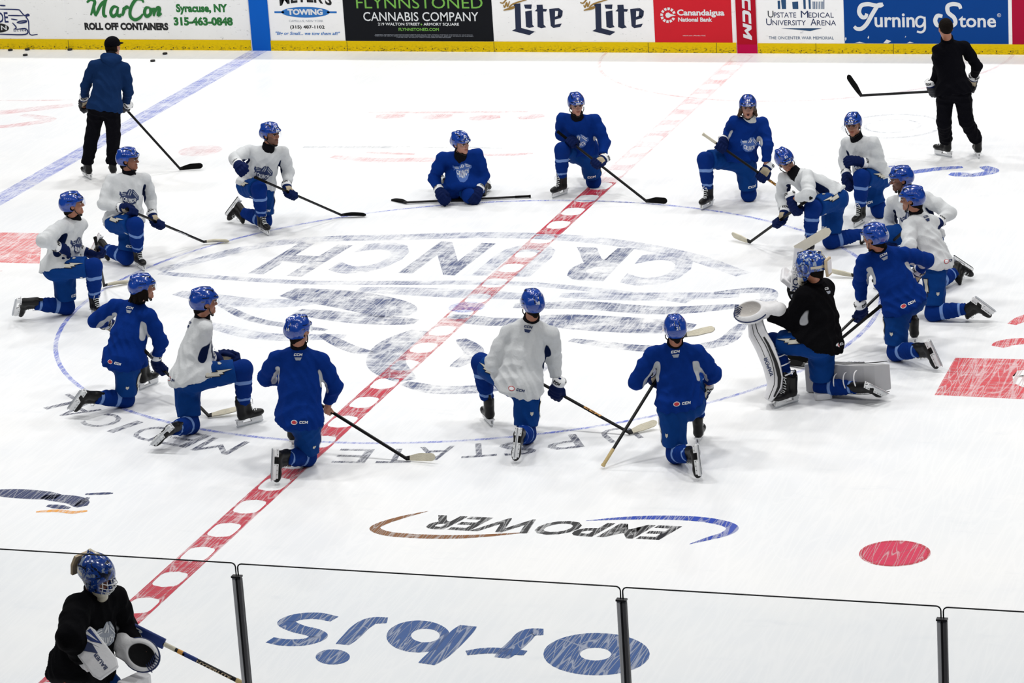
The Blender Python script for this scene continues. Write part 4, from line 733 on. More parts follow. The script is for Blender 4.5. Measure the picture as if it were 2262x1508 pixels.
# joints of every person, in metres
POSE = {
 'w_left': {"J":{"hl":[-4.528,-0.733,0.55],"hr":[-4.542,-0.934,0.59],"kl":[-4.539,-0.75,0.097],"kr":[-4.099,-0.845,0.6],"al":[-4.847,-1.048,0.207],"ar":[-4.161,-0.79,0.166],"tl":[-4.981,-1.017,0.069],"tr":[-4.027,-0.907,0.084],"nk":[-4.352,-0.701,1.104],"sl":[-4.354,-0.504,1.009],"sr":[-4.4,-0.927,1.097],"el":[-4.565,-0.532,0.772],"er":[-4.491,-1.226,1.004],"wl":[-4.31,-0.517,0.665],"wr":[-4.399,-1.019,0.861],"hd":[-4.309,-0.78,1.306]},"s":1.028,"hl":[[-0.327,0.725,-0.606],[0.938,0.174,-0.299],[-0.112,-0.666,-0.737]],"hr":[[0.448,-0.634,-0.63],[0.343,0.773,-0.534],[0.825,0.023,0.564]],"st":{"butt":[-4.081,-0.767,0.903],"heel":[-4.556,0.285,0.025],"toe":[-4.389,0.484,0.025],"hands":["l"]},"kn":"l"},
 'w_second': {"J":{"hl":[-4.626,1.343,0.536],"hr":[-4.789,1.221,0.533],"kl":[-4.687,1.215,0.109],"kr":[-4.413,0.981,0.572],"al":[-5.07,1.409,0.157],"ar":[-4.489,1.126,0.167],"tl":[-5.214,1.476,0.055],"tr":[-4.37,0.997,0.083],"nk":[-4.637,1.413,1.056],"sl":[-4.504,1.582,0.991],"sr":[-4.844,1.315,1.033],"el":[-4.53,1.698,0.695],"er":[-4.86,1.117,0.781],"wl":[-4.432,1.524,0.511],"wr":[-4.587,1.098,0.744],"hd":[-4.605,1.37,1.268]},"s":1.017,"hl":[[0.276,0.821,-0.499],[0.493,-0.567,-0.66],[-0.825,-0.064,-0.561]],"hr":[[-0.276,-0.821,0.499],[0.956,-0.289,0.053],[0.101,0.492,0.865]],"st":{"butt":[-4.511,1.003,0.749],"heel":[-4.111,2.194,0.025],"toe":[-3.875,2.304,0.025],"hands":["l","r"]},"kn":"l"},
 'w_third': {"J":{"hl":[-3.626,3.039,0.539],"hr":[-3.817,2.963,0.531],"kl":[-3.634,2.973,0.095],"kr":[-3.518,2.632,0.588],"al":[-4.028,3.158,0.157],"ar":[-3.573,2.757,0.171],"tl":[-4.198,3.195,0.07],"tr":[-3.452,2.632,0.081],"nk":[-3.479,2.91,1.001],"sl":[-3.332,3.067,0.958],"sr":[-3.715,2.849,1.021],"el":[-3.355,3.182,0.664],"er":[-3.761,2.538,0.989],"wl":[-3.288,2.964,0.508],"wr":[-3.615,2.305,0.964],"hd":[-3.416,2.9,1.212]},"s":1.021,"hl":[[0.444,0.734,-0.514],[0.43,-0.677,-0.597],[-0.786,0.044,-0.617]],"hr":[[-0.712,-0.383,-0.589],[0.529,-0.844,-0.091],[-0.463,-0.376,0.803]],"st":{"butt":[-3.477,2.466,0.77],"heel":[-2.834,3.531,0.025],"toe":[-2.587,3.613,0.025],"hands":["l"]},"kn":"l"},
 'b_hands': {"J":{"hl":[-1.618,4.688,0.208],"hr":[-1.669,4.877,0.275],"kl":[-1.417,4.295,0.103],"kr":[-1.68,4.464,0.094],"al":[-1.389,4.73,0.082],"ar":[-1.909,4.84,0.05],"tl":[-1.374,4.916,0.047],"tr":[-2.027,4.995,0.06],"nk":[-1.529,4.385,0.579],"sl":[-1.344,4.51,0.592],"sr":[-1.781,4.36,0.574],"el":[-1.32,4.592,0.288],"er":[-1.911,4.412,0.284],"wl":[-1.318,4.352,0.146],"wr":[-1.773,4.21,0.159],"hd":[-1.485,4.306,0.78]},"s":1.027,"hl":[[-0.565,-0.424,0.708],[0.007,-0.861,-0.509],[0.825,-0.283,0.489]],"hr":[[-0.675,-0.005,-0.737],[0.502,-0.735,-0.455],[-0.54,-0.678,0.499]],"st":{"butt":[-0.741,4.619,0.02],"heel":[-2.234,4.21,0.02],"toe":[-2.517,4.362,0.04],"hands":[]},"kn":"b"},
 'b_front': {"J":{"hl":[-0.082,5.05,0.496],"hr":[-0.276,5.117,0.464],"kl":[-0.074,5.192,0.082],"kr":[-0.306,4.699,0.603],"al":[-0.261,5.547,0.246],"ar":[-0.363,4.784,0.174],"tl":[-0.311,5.604,0.07],"tr":[-0.431,4.628,0.089],"nk":[-0.134,4.864,0.961],"sl":[0.063,4.982,0.942],"sr":[-0.344,4.864,0.979],"el":[0.164,4.973,0.632],"er":[-0.401,5.01,0.713],"wl":[0.181,4.759,0.463],"wr":[-0.177,4.851,0.668],"hd":[-0.118,4.795,1.166]},"s":1.009,"hl":[[0.816,-0.214,-0.538],[-0.427,-0.85,-0.309],[-0.391,0.481,-0.785]],"hr":[[-0.816,0.214,0.538],[0.052,-0.898,0.437],[0.576,0.385,0.721]],"st":{"butt":[-0.371,4.795,0.804],"heel":[0.811,4.484,0.025],"toe":[1.065,4.426,0.025],"hands":["l","r"]},"kn":"l"},
 'b_long': {"J":{"hl":[2.043,4.625,0.526],"hr":[1.845,4.686,0.527],"kl":[2.049,4.69,0.089],"kr":[1.62,4.314,0.607],"al":[1.979,5.102,0.216],"ar":[1.625,4.375,0.168],"tl":[1.959,5.226,0.07],"tr":[1.582,4.206,0.094],"nk":[2.124,4.589,1.024],"sl":[2.255,4.773,0.979],"sr":[1.956,4.486,1.062],"el":[2.329,4.584,0.729],"er":[1.85,4.71,0.866],"wl":[2.313,4.554,0.44],"wr":[1.822,4.447,0.802],"hd":[2.13,4.507,1.226]},"s":1.014,"hl":[[0.759,0.197,-0.621],[-0.434,-0.557,-0.708],[-0.485,0.807,-0.338]],"hr":[[-0.759,-0.197,0.621],[0.174,-0.98,-0.098],[0.627,0.034,0.778]],"st":{"butt":[1.622,4.297,0.925],"heel":[2.722,4.583,0.025],"toe":[2.969,4.664,0.025],"hands":["l","r"]},"kn":"l"},
 'w_81': {"J":{"hl":[3.585,2.663,0.599],"hr":[3.518,2.841,0.532],"kl":[3.406,2.257,0.594],"kr":[3.507,2.699,0.093],"al":[3.337,2.351,0.167],"ar":[3.896,2.894,0.145],"tl":[3.336,2.175,0.094],"tr":[4.039,3.0,0.07],"nk":[3.179,2.53,0.903],"sl":[3.325,2.362,0.955],"sr":[2.983,2.592,0.859],"el":[3.409,2.11,0.796],"er":[2.945,2.74,0.593],"wl":[3.175,2.221,0.693],"wr":[3.006,2.51,0.44],"hd":[3.043,2.531,1.076]},"s":1.017,"hl":[[-0.653,0.536,-0.535],[0.36,-0.402,-0.842],[-0.666,-0.743,0.069]],"hr":[[0.653,-0.536,0.535],[-0.071,-0.747,-0.661],[0.754,0.394,-0.526]],"st":{"butt":[3.439,2.039,0.774],"heel":[2.524,2.789,0.025],"toe":[2.252,2.938,0.025],"hands":["r","l"]},"kn":"r"},
 'w_7': {"J":{"hl":[3.829,4.077,0.481],"hr":[3.63,4.088,0.507],"kl":[3.668,3.682,0.59],"kr":[3.789,4.059,0.095],"al":[3.637,3.742,0.165],"ar":[3.676,4.465,0.183],"tl":[3.596,3.574,0.085],"tr":[3.666,4.618,0.07],"nk":[3.582,3.931,0.975],"sl":[3.791,3.882,0.976],"sr":[3.412,4.062,0.921],"el":[3.849,3.911,0.678],"er":[3.364,4.202,0.648],"wl":[3.641,3.754,0.755],"wr":[3.426,3.979,0.509],"hd":[3.549,3.873,1.18]},"s":1.002,"hl":[[-0.267,0.686,0.677],[-0.765,-0.578,0.283],[0.586,-0.443,0.679]],"hr":[[-0.604,0.294,-0.741],[0.23,-0.826,-0.515],[-0.763,-0.481,0.432]],"kn":"r"},
 'w_behind': {"J":{"hl":[4.946,1.311,0.475],"hr":[4.794,1.316,0.61],"kl":[5.009,1.082,0.103],"kr":[4.383,1.158,0.58],"al":[5.194,1.468,0.134],"ar":[4.482,1.221,0.165],"tl":[5.311,1.595,0.062],"tr":[4.344,1.117,0.085],"nk":[4.677,1.262,1.033],"sl":[4.907,1.27,1.024],"sr":[4.499,1.347,0.942],"el":[5.164,1.191,0.867],"er":[4.452,1.483,0.666],"wl":[5.081,0.937,0.819],"wr":[4.54,1.251,0.557],"hd":[4.638,1.209,1.239]},"s":1.003,"hl":[[-0.819,0.164,0.55],[-0.306,-0.936,-0.177],[0.486,-0.313,0.816]],"hr":[[0.618,-0.482,0.621],[-0.009,-0.795,-0.607],[0.786,0.37,-0.496]],"st":{"butt":[4.891,0.863,0.895],"heel":[4.025,1.537,0.025],"toe":[3.716,1.564,0.025],"hands":["r"]},"kn":"l"},
 'w_28': {"J":{"hl":[5.187,0.158,0.53],"hr":[5.133,0.316,0.644],"kl":[5.188,0.057,0.086],"kr":[4.705,0.427,0.592],"al":[5.604,0.019,0.157],"ar":[4.784,0.402,0.165],"tl":[5.809,0.057,0.082],"tr":[4.609,0.412,0.085],"nk":[4.974,0.367,1.06],"sl":[4.918,0.153,1.016],"sr":[5.112,0.525,0.968],"el":[4.98,-0.105,0.848],"er":[4.97,0.532,0.689],"wl":[4.798,-0.015,0.665],"wr":[4.732,0.406,0.641],"hd":[4.935,0.302,1.264]},"s":1.012,"hl":[[-0.084,0.859,0.506],[-0.666,0.329,-0.67],[-0.741,-0.393,0.544]],"hr":[[-0.187,0.638,-0.747],[-0.87,-0.461,-0.175],[-0.456,0.617,0.641]],"st":{"butt":[4.997,-1.755,0.694],"heel":[4.246,-1.586,0.025],"toe":[3.953,-1.52,0.025],"hands":[]},"kn":"l"},
 'b_20': {"J":{"hl":[5.076,-1.322,0.555],"hr":[5.222,-1.185,0.607],"kl":[5.067,-1.359,0.099],"kr":[4.921,-0.847,0.563],"al":[5.409,-1.624,0.21],"ar":[5.133,-0.745,0.185],"tl":[5.544,-1.673,0.067],"tr":[5.094,-0.602,0.066],"nk":[4.897,-1.157,1.101],"sl":[4.716,-1.267,1.029],"sr":[5.134,-1.139,1.085],"el":[4.667,-1.118,0.75],"er":[5.313,-0.913,0.945],"wl":[4.666,-1.121,0.471],"wr":[5.18,-0.757,0.755],"hd":[4.857,-1.275,1.285]},"s":1.035,"hl":[[-0.489,-0.769,-0.412],[0.001,0.472,-0.882],[0.872,-0.431,-0.23]],"hr":[[0.853,0.105,-0.511],[-0.476,0.558,-0.68],[0.214,0.823,0.526]],"st":{"butt":[4.885,-0.665,0.602],"heel":[4.201,-1.742,0.025],"toe":[3.956,-1.654,0.025],"hands":["l"]},"kn":"l"},
 'goalie': {"J":{"hl":[4.58,-2.821,0.626],"hr":[4.58,-2.61,0.578],"kl":[4.126,-2.713,0.594],"kr":[4.569,-2.584,0.103],"al":[4.305,-2.844,0.159],"ar":[5.007,-2.722,0.155],"tl":[4.196,-2.999,0.087],"tr":[5.158,-2.62,0.067],"nk":[4.545,-2.611,1.169],"sl":[4.474,-2.832,1.118],"sr":[4.586,-2.398,1.082],"el":[4.361,-2.745,0.818],"er":[4.292,-2.278,0.986],"wl":[4.088,-2.783,0.921],"wr":[4.29,-2.477,1.195],"hd":[4.528,-2.709,1.377]},"s":1.071,"hl":[[0.104,0.811,0.576],[-0.928,-0.129,0.35],[0.358,-0.57,0.739]],"hr":[[-0.988,-0.107,-0.111],[-0.007,-0.69,0.724],[-0.154,0.716,0.681]],"st":{"low":[4.372,-2.822,0.557],"pad0":[4.339,-2.637,1.095],"pad1":[4.362,-2.499,1.493],"toe":[4.649,-2.351,1.647],"hands":[]},"kn":"r"},
 'b_21': {"J":{"hl":[3.598,-4.646,0.553],"hr":[3.752,-4.514,0.525],"kl":[3.633,-4.672,0.097],"kr":[3.698,-4.077,0.63],"al":[3.891,-5.013,0.211],"ar":[3.701,-4.089,0.187],"tl":[3.965,-5.126,0.071],"tr":[3.689,-3.95,0.063],"nk":[3.613,-4.462,1.085],"sl":[3.41,-4.578,1.052],"sr":[3.84,-4.459,1.047],"el":[3.267,-4.616,0.771],"er":[3.934,-4.32,0.775],"wl":[3.336,-4.347,0.769],"wr":[3.805,-4.172,0.579],"hd":[3.649,-4.557,1.281]},"s":1.029,"hl":[[0.381,0.647,0.661],[-0.02,0.72,-0.693],[-0.925,0.25,0.287]],"hr":[[0.82,-0.042,-0.571],[-0.465,0.533,-0.707],[0.335,0.845,0.418]],"st":{"butt":[2.992,-4.92,0.04],"heel":[3.563,-3.95,1.031],"toe":[3.785,-3.93,1.121],"hands":["l"]},"kn":"l"},
 'w_38': {"J":{"hl":[1.864,-4.151,0.571],"hr":[2.057,-4.238,0.563],"kl":[1.485,-3.888,0.652],"kr":[2.044,-4.321,0.101],"al":[1.506,-3.829,0.196],"ar":[2.119,-4.755,0.215],"tl":[1.43,-3.716,0.061],"tr":[2.117,-4.895,0.066],"nk":[2.066,-4.029,1.14],"sl":[1.844,-4.11,1.06],"sr":[2.293,-4.035,1.033],"el":[1.708,-4.191,0.764],"er":[2.235,-3.922,0.738],"wl":[1.699,-3.91,0.702],"wr":[2.265,-3.941,0.464],"hd":[2.12,-4.108,1.346]},"s":1.057,"hl":[[0.895,-0.098,-0.435],[0.007,0.978,-0.207],[0.445,0.183,0.876]],"hr":[[-0.895,0.098,0.435],[-0.393,0.287,-0.874],[-0.211,-0.953,-0.219]],"st":{"butt":[1.63,-3.813,0.677],"heel":[2.973,-3.96,0.025],"toe":[3.167,-3.787,0.025],"hands":["r","l"]},"kn":"r"},
 'b_16': {"J":{"hl":[0.034,-5.303,0.533],"hr":[0.235,-5.366,0.522],"kl":[-0.086,-4.856,0.57],"kr":[0.124,-5.222,0.095],"al":[-0.234,-4.68,0.178],"ar":[0.046,-5.651,0.218],"tl":[-0.294,-4.526,0.072],"tr":[0.03,-5.785,0.071],"nk":[0.107,-5.141,1.136],"sl":[-0.11,-5.232,1.089],"sr":[0.324,-5.105,1.049],"el":[-0.274,-5.108,0.832],"er":[0.395,-5.029,0.742],"wl":[-0.155,-4.872,0.72],"wr":[0.265,-4.93,0.51],"hd":[0.141,-5.191,1.355]},"s":1.056,"hl":[[0.882,-0.13,-0.454],[-0.049,0.931,-0.362],[0.469,0.341,0.815]],"hr":[[-0.882,0.13,0.454],[-0.351,0.462,-0.814],[-0.316,-0.877,-0.362]],"st":{"butt":[-0.229,-4.783,0.683],"heel":[1.049,-4.972,0.025],"toe":[1.309,-4.979,0.025],"hands":["r","l"]},"kn":"r"},
 'w_14': {"J":{"hl":[-1.467,-4.345,0.537],"hr":[-1.313,-4.479,0.583],"kl":[-1.416,-4.466,0.093],"kr":[-0.885,-4.257,0.618],"al":[-1.421,-4.906,0.184],"ar":[-0.946,-4.18,0.177],"tl":[-1.569,-5.01,0.071],"tr":[-0.846,-4.049,0.076],"nk":[-1.279,-4.245,1.112],"sl":[-1.405,-4.091,1.008],"sr":[-1.153,-4.442,1.108],"el":[-1.476,-4.111,0.692],"er":[-1.271,-4.42,0.819],"wl":[-1.229,-3.977,0.66],"wr":[-1.231,-4.168,0.696],"hd":[-1.21,-4.29,1.321]},"s":1.047,"hl":[[0.398,-0.561,0.726],[0.873,0.474,-0.113],[-0.28,0.679,0.678]],"hr":[[0.588,-0.428,-0.686],[0.141,0.89,-0.434],[0.796,0.159,0.584]],"kn":"l"},
 'b_hair': {"J":{"hl":[-2.504,-3.716,0.498],"hr":[-2.329,-3.82,0.51],"kl":[-2.502,-3.279,0.605],"kr":[-2.445,-3.749,0.081],"al":[-2.489,-3.168,0.18],"ar":[-2.677,-4.093,0.2],"tl":[-2.443,-3.022,0.07],"tr":[-2.843,-4.148,0.085],"nk":[-2.31,-3.554,1.032],"sl":[-2.535,-3.588,1.043],"sr":[-2.118,-3.65,0.964],"el":[-2.782,-3.56,0.848],"er":[-2.06,-3.599,0.657],"wl":[-2.768,-3.312,0.727],"wr":[-2.169,-3.506,0.422],"hd":[-2.209,-3.569,1.226]},"s":1.022,"hl":[[0.805,0.223,0.549],[0.051,0.898,-0.438],[-0.591,0.381,0.712]],"hr":[[-0.758,0.57,0.317],[-0.13,0.344,-0.93],[-0.639,-0.746,-0.187]],"st":{"butt":[-2.494,-3.194,0.476],"heel":[-1.418,-4.003,0.025],"toe":[-1.169,-3.9,0.025],"hands":["r"]},"kn":"r"},
 'coach_navy': {"J":{"hl":[-6.706,4.96,1.023],"hr":[-6.495,4.967,1.023],"kl":[-6.868,5.046,0.602],"kr":[-6.581,5.093,0.594],"al":[-7.027,5.142,0.193],"ar":[-6.7,5.219,0.184],"tl":[-7.131,5.246,0.069],"tr":[-6.778,5.35,0.068],"nk":[-6.529,5.132,1.611],"sl":[-6.738,5.016,1.575],"sr":[-6.364,5.228,1.493],"el":[-6.873,5.027,1.283],"er":[-6.361,5.21,1.171],"wl":[-6.988,5.162,1.065],"wr":[-6.479,5.333,0.948],"hd":[-6.56,5.301,1.753]},"s":1.039,"hl":[[0.373,0.864,0.338],[-0.409,0.48,-0.776],[-0.833,0.151,0.533]],"hr":[[-0.565,-0.192,0.802],[-0.773,0.462,-0.434],[-0.287,-0.866,-0.41]],"st":{"butt":[-6.821,5.317,1.308],"heel":[-5.916,5.624,0.025],"toe":[-5.67,5.709,0.025],"hands":["r"]},"kn":"s"},
 'coach_black': {"J":{"hl":[4.139,6.59,0.954],"hr":[4.345,6.599,0.969],"kl":[4.086,6.725,0.526],"kr":[4.363,6.736,0.54],"al":[4.052,7.006,0.187],"ar":[4.456,6.999,0.199],"tl":[3.929,7.087,0.071],"tr":[4.417,7.108,0.056],"nk":[4.156,6.708,1.537],"sl":[4.057,6.511,1.499],"sr":[4.365,6.811,1.484],"el":[4.045,6.673,1.225],"er":[4.487,6.882,1.199],"wl":[3.943,6.718,0.973],"wr":[4.406,7.05,0.994],"hd":[4.152,6.623,1.74]},"s":1.026,"hl":[[-0.962,0.247,-0.119],[0.21,0.384,-0.899],[-0.176,-0.89,-0.421]],"hr":[[0.935,0.02,-0.353],[-0.292,0.606,-0.74],[0.199,0.795,0.573]],"st":{"butt":[4.409,6.674,0.952],"heel":[2.967,7.045,0.773],"toe":[2.852,7.045,0.905],"hands":["l"]},"kn":"s"},
 'goalie_near': {"J":{"hl":[1.138,-12.12,0.986],"hr":[1.152,-12.328,0.986],"kl":[1.346,-12.084,0.581],"kr":[1.363,-12.343,0.581],"al":[1.182,-12.066,0.165],"ar":[1.204,-12.379,0.165],"tl":[1.363,-12.042,0.09],"tr":[1.386,-12.38,0.09],"nk":[1.283,-12.149,1.503],"sl":[1.35,-11.952,1.428],"sr":[1.245,-12.37,1.514],"el":[1.326,-11.835,1.128],"er":[1.31,-12.659,1.388],"wl":[1.501,-12.03,1.028],"wr":[1.329,-12.499,1.158],"hd":[1.346,-12.215,1.707]},"s":1.039,"hl":[[-0.251,-0.61,0.752],[0.624,-0.695,-0.357],[0.74,0.38,0.555]],"hr":[[-0.407,-0.734,-0.544],[0.068,0.57,-0.819],[0.911,-0.37,-0.182]],"st":{"pad0":[1.401,-11.87,1.148],"pad1":[1.665,-11.87,1.029],"butt":[2.329,-11.87,0.73],"hands":[]},"kn":"s"},
}

# ------------------------------------------------------------------ people
def frame(y, zhint):
    y = U(y); z = np.asarray(zhint, float); z = U(z - y * z.dot(y)); return np.cross(y, z), y, z
def mat4(x, y, z, o, s=1.0):
    return Matrix(((x[0] * s, y[0] * s, z[0] * s, o[0]), (x[1] * s, y[1] * s, z[1] * s, o[1]), (x[2] * s, y[2] * s, z[2] * s, o[2]), (0, 0, 0, 1)))
def screen_dir(phi, pitch=0):
    a = math.radians(phi); p = math.radians(pitch); d = math.cos(a) * RH + math.sin(a) * FH; return d * math.cos(p) + ZV * math.sin(p)

def wrinkler(pel, xr, fwd, up, arms, seed, amp=1.0):
    rs = np.random.RandomState(seed); ph = rs.uniform(0, 6.28, 10)
    def w(P):
        q = P - pel; a, b, c = q @ xr, q @ fwd, q @ up
        low = np.clip(1.2 - c / .6, .35, 1)
        r = np.sin(34 * a + 13 * b + 10 * c + 2.2 * np.sin(9 * c + ph[0]) + ph[1]); r = 1 - np.abs(r)
        r2 = np.sin(21 * c + 12 * a * np.sign(np.sin(6 * a + ph[2])) + 2.5 * np.sin(11 * b + 7 * a + ph[3])); r2 = 1 - np.abs(r2)
        d = low * (.016 * (r - .36) + .014 * (r2 - .36))
        for i, (S, E, W) in enumerate(arms):
            de = np.linalg.norm(P - E, axis=1); ax1 = U(E - S); t = (P - E) @ ax1; m = np.exp(-(de / .17) ** 2)
            s1 = 1 - np.abs(np.sin(30 * t + 9 * a + 2 * np.sin(14 * b + ph[4 + i]) + ph[6 + i])); d = d * (1 - m) + m * .013 * (s1 - .36)
        return amp * d
    return w

def person(key, label, jersey='blue', number=None, hphi=0, hpitch=0, roll=0, skin='skin', hair='hair', beard=False, crest=True, group=None, bare=(), cap=False, kind='player', collar='collar', visor=True, gloveb=False, hemtilt=.58, hemdrop=.03, mouth=False, drape_front=False):
    d = POSE[key]; J = {k: np.array(v) for k, v in d['J'].items()}; s = d['s']; seed = sum(map(ord, key))
    pel = (J['hl'] + J['hr']) / 2; up = U(J['nk'] - pel); xr = J['sr'] - J['sl']; fwd = U(np.cross(up, xr)); xr = np.cross(fwd, up)
    base = np.array([pel[0], pel[1], 0.0]); goalie = kind == 'goalie'; coach = kind == 'coach'
    root = put(bpy.data.objects.new('person', None)); root.location = base; root.empty_display_size = .3
    tagobj(root, label, 'person', group)
    def part(name, V, F, mats, parent=root, **kw): return mesh_obj(name, np.asarray(V) - base, F, mats, parent, **kw)
    def inst(name, me, m4, parent=root):
        o = bpy.data.objects.new(name, me); put(o, parent); o.matrix_basis = Matrix.Translation(-Vector(base)) @ m4 if parent is root else m4; return o
    # head frame
    hf = screen_dir(hphi, hpitch); hx, hy, hz = frame(hf, ZV * .85 + up * .15)
    if roll: a = math.radians(roll); hx, hz = math.cos(a) * hx + math.sin(a) * hz, math.cos(a) * hz - math.sin(a) * hx
    HM = np.stack([hx, hy, hz], 1); H0 = J['hd']; hl = lambda *p: H0 + s * (HM @ np.array(p, float)); R3 = HM.T
    # ---- body: one continuous surface
    b = Sdf(); k = .035
    b.econe(pel - up * .06, J['nk'] - up * .05, xr, (.145 * s, .10 * s), (.15 * s, .095 * s), k, .06)
    for q in 'lr':
        sh, e, w, h, kn, a, t = (J[c + q] for c in 'sewhkat')
        sq = sh - up * .035 - (sh - J['nk']) * .1; b.cone(J['nk'] - up * .06, sq, .055 * s, .040 * s, k).cone(sq, e, .040 * s, .042 * s, k).cone(e, w, .042 * s, .028 * s, k).cone(h, kn, .085 * s, .055 * s, .05).cone(kn, a, .055 * s, .022 * s, .03).cone(a, a + (t - a) * .6, .020 * s, .018 * s, .02)
        x, y, z = (np.array(v) for v in d['h' + q]); sd = 1 if q == 'l' else -1; hp = lambda u, v, ww: w + s * (x * u * sd + y * v + z * ww)
        b.cone(hp(0, 0, 0), hp(0, .075, 0), .026 * s, .030 * s, .02); b.ell(hp(0, .065, 0), np.array([.038, .042, .016]) * s, np.stack([x, y, z]), .015)
        for i in range(4):
            u = .030 - .020 * i; l = (0, .007, .004, -.008)[i]; A, B, Cc, D = (hp(u, .095, .002), hp(u, .122 + l, -.012), hp(u, .126 + l, -.040), hp(u, .098, -.050)) if not goalie else (hp(u, .095, 0), hp(u, .12 + l, -.004), hp(u, .145 + l, -.008), hp(u, .165 + l, -.012))
            b.cone(A, B, .0095 * s, .009 * s, .005).cone(B, Cc, .009 * s, .0085 * s, .003).cone(Cc, D, .0085 * s, .0075 * s, .003)
        b.cone(hp(.034, .03, -.008), hp(.048, .075, -.026), .012 * s, .0105 * s, .01).cone(hp(.048, .075, -.026), hp(.026, .105, -.042), .0105 * s, .0085 * s, .004)
    b.cone(J['nk'] - up * .03, hl(0, -.015, -.06), .060 * s, .055 * s, .03)
    b.ell(hl(0, -.012, .025), np.array([.076, .096, .095]) * s, R3, .02).ell(hl(0, .028, -.028), np.array([.063, .066, .085]) * s, R3, .02).cone(hl(0, .02, -.075), hl(0, .066, -.098), .050 * s, .030 * s, .02).ell(hl(0, .079, -.104), .020 * s, None, .02)
    for q in (-1, 1):
        b.ell(hl(q * .037, .066, -.034), np.array([.022, .022, .020]) * s, R3, .02).ell(hl(q * .080, -.006, -.014), np.array([.010, .022, .032]) * s, R3, .006).ell(hl(q * .031, .107, -.004), np.array([.019, .018, .011]) * s, R3, .012, '-').ell(hl(q * .011, .101, -.041), .0085 * s, None, .006)
    b.cone(hl(-.034, .082, .014), hl(.034, .082, .014), .016 * s, .016 * s, .014).cone(hl(0, .092, .002), hl(0, .114, -.036), .0085 * s, .0125 * s, .008).cone(hl(-.019, .090, -.068), hl(.019, .090, -.068), .0075 * s, .0075 * s, .008).cone(hl(-.017, .089, -.078), hl(.017, .089, -.078), .0085 * s, .0085 * s, .008)
    fine = [(H0 - .15, H0 + .17)] + [(J['w' + q] - .13, J['w' + q] + .15) for q in bare]
    V, F = b.mesh(.022, fine, .0068); L = (V - H0) @ HM / s
    lip = .011 - np.hypot(L[:, 0] * .5, (L[:, 2] + .073) * 1.25) - 10 * (L[:, 1] < .07)
    brd = (np.minimum(-.052 - L[:, 2] + .9 * np.maximum(0, np.abs(L[:, 0]) - .03), .10 - np.hypot(L[:, 0], L[:, 2] + .09)) if beard else np.full(len(V), -1.0)) - 10 * (np.linalg.norm(L, axis=1) > .17) - 10 * (L[:, 1] < -.01)
    part('body', V, F, MAT[skin], attrs={'lip': lip, 'beard': brd})
    H4 = mat4(hx, hy, hz, H0, s)
    if not goalie:
        for q in 'lr': inst('eye', GEAR['eye_' + q], H4)
        for q in 'lr': inst('eyebrow', GEAR['brow_' + q], H4)
        if mouth: inst('open_mouth', GEAR['mouth'], H4)
    if hair: inst('hair', GEAR[hair], H4)
    # ---- head wear
    if goalie:
        hm = inst('goalie_mask', GEAR['mask'], H4)
        for n, g in (('cage', 'cage'), ('backplate', 'backplate'), ('chin_strap', 'strap')): put(bpy.data.objects.new(n, GEAR[g]), hm)
    elif cap: inst('ball_cap', GEAR['cap'], H4)
    elif not coach:
        hm = inst('helmet', GEAR['helmet'], H4); put(bpy.data.objects.new('visor', GEAR['visor']), hm); put(bpy.data.objects.new('chin_strap', GEAR['strap']), hm); put(bpy.data.objects.new('brand_lettering', GEAR['helm_ccm']), hm)
        if number:
            tv, tf, asp = text_geo(number, .02)
            wd = min(.045, .032 * asp)
            for O, A, Nn, hh in (((.006, -.14, .03), (1, 0, 0), (.05, -1, .15), .030), ((0, .10, .11), (-1, 0, 0), (0, .6, .8), .026)):
                A = np.array(A, float); Nn = U(Nn); A = U(A - Nn * A.dot(Nn)); B = np.cross(Nn, A)
                P = drape(GEAR['helmet_sdf'], None, (tv - .5) * np.array([wd, hh]), O, A, B, Nn, .0025); mesh_obj('helmet_number', P, tf, MAT['ink_w'], hm, False)
    # ---- upper garment
    jm = {'blue': 'j_blue', 'white': 'j_white', 'black': 'j_black', 'hoodie': 'hoodie', 'jacket': 'black_cloth'}[jersey]
    c = Sdf(); g = s * (1.16 if goalie else (.94 if coach else 1.0)); bt = pel - up * (hemdrop if not coach else .05) * s; mid = pel + (J['nk'] - pel) * .5
    c.econe(bt - up * .10, mid, xr, (.210 * g, .180 * g), (.190 * g, .150 * g), .05, .05); c.econe(mid - up * .04, J['nk'] - up * .035, xr, (.195 * g, .150 * g), (.165 * g, .105 * g), .07, .07)
    rs = (.066, .073, .067, .053) if not coach else (.060, .064, .058, .050)
    if goalie: rs = (.092, .098, .09, .075)
    arms = []
    for q in 'lr':
        sh, e, w = J['s' + q], J['e' + q], J['w' + q]; arms.append((sh, e, w)); we = w - U(w - e) * (.055 if coach else (.03 if (goalie or q in bare) else .088)) * s; sj = sh - up * .022 - (sh - J['nk']) * .06
        c.cone(J['nk'] - up * .050, sj, .092 * s, rs[0] * s, .05).cone(sj, sj + (e - sj) * .45, rs[0] * s, rs[1] * s, .04).cone(sj + (e - sj) * .45, e, rs[1] * s, rs[2] * 1.04 * s, .05).cone(e, we, rs[2] * 1.04 * s, rs[3] * s, .04, flat=True)
    c.ell(pel - up * .02, np.array([.205, .172, .17]) * g, np.stack([xr, fwd, up]), .05)
    for q in 'lr': h, kn = J['h' + q], J['k' + q]; c.cone(h, h + (kn - h) * .24, .140 * g, .132 * g, .06)
    if drape_front: km = (J['kl'] + J['kr']) / 2 + fwd * .08 + ZV * .10; c.econe(mid, km, xr, (.19, .13), (.24, .15), .06, .05)
    hem = up - fwd * (hemtilt if not coach else .05)
    c.cut(bt, hem)
    c.cone(J['nk'] + up * .03, J['nk'] + up * .2, .072 * s, .078 * s, .01, op='-')
    wr = wrinkler(pel, xr, fwd, up, arms, seed, 1.0 if not coach else .8)
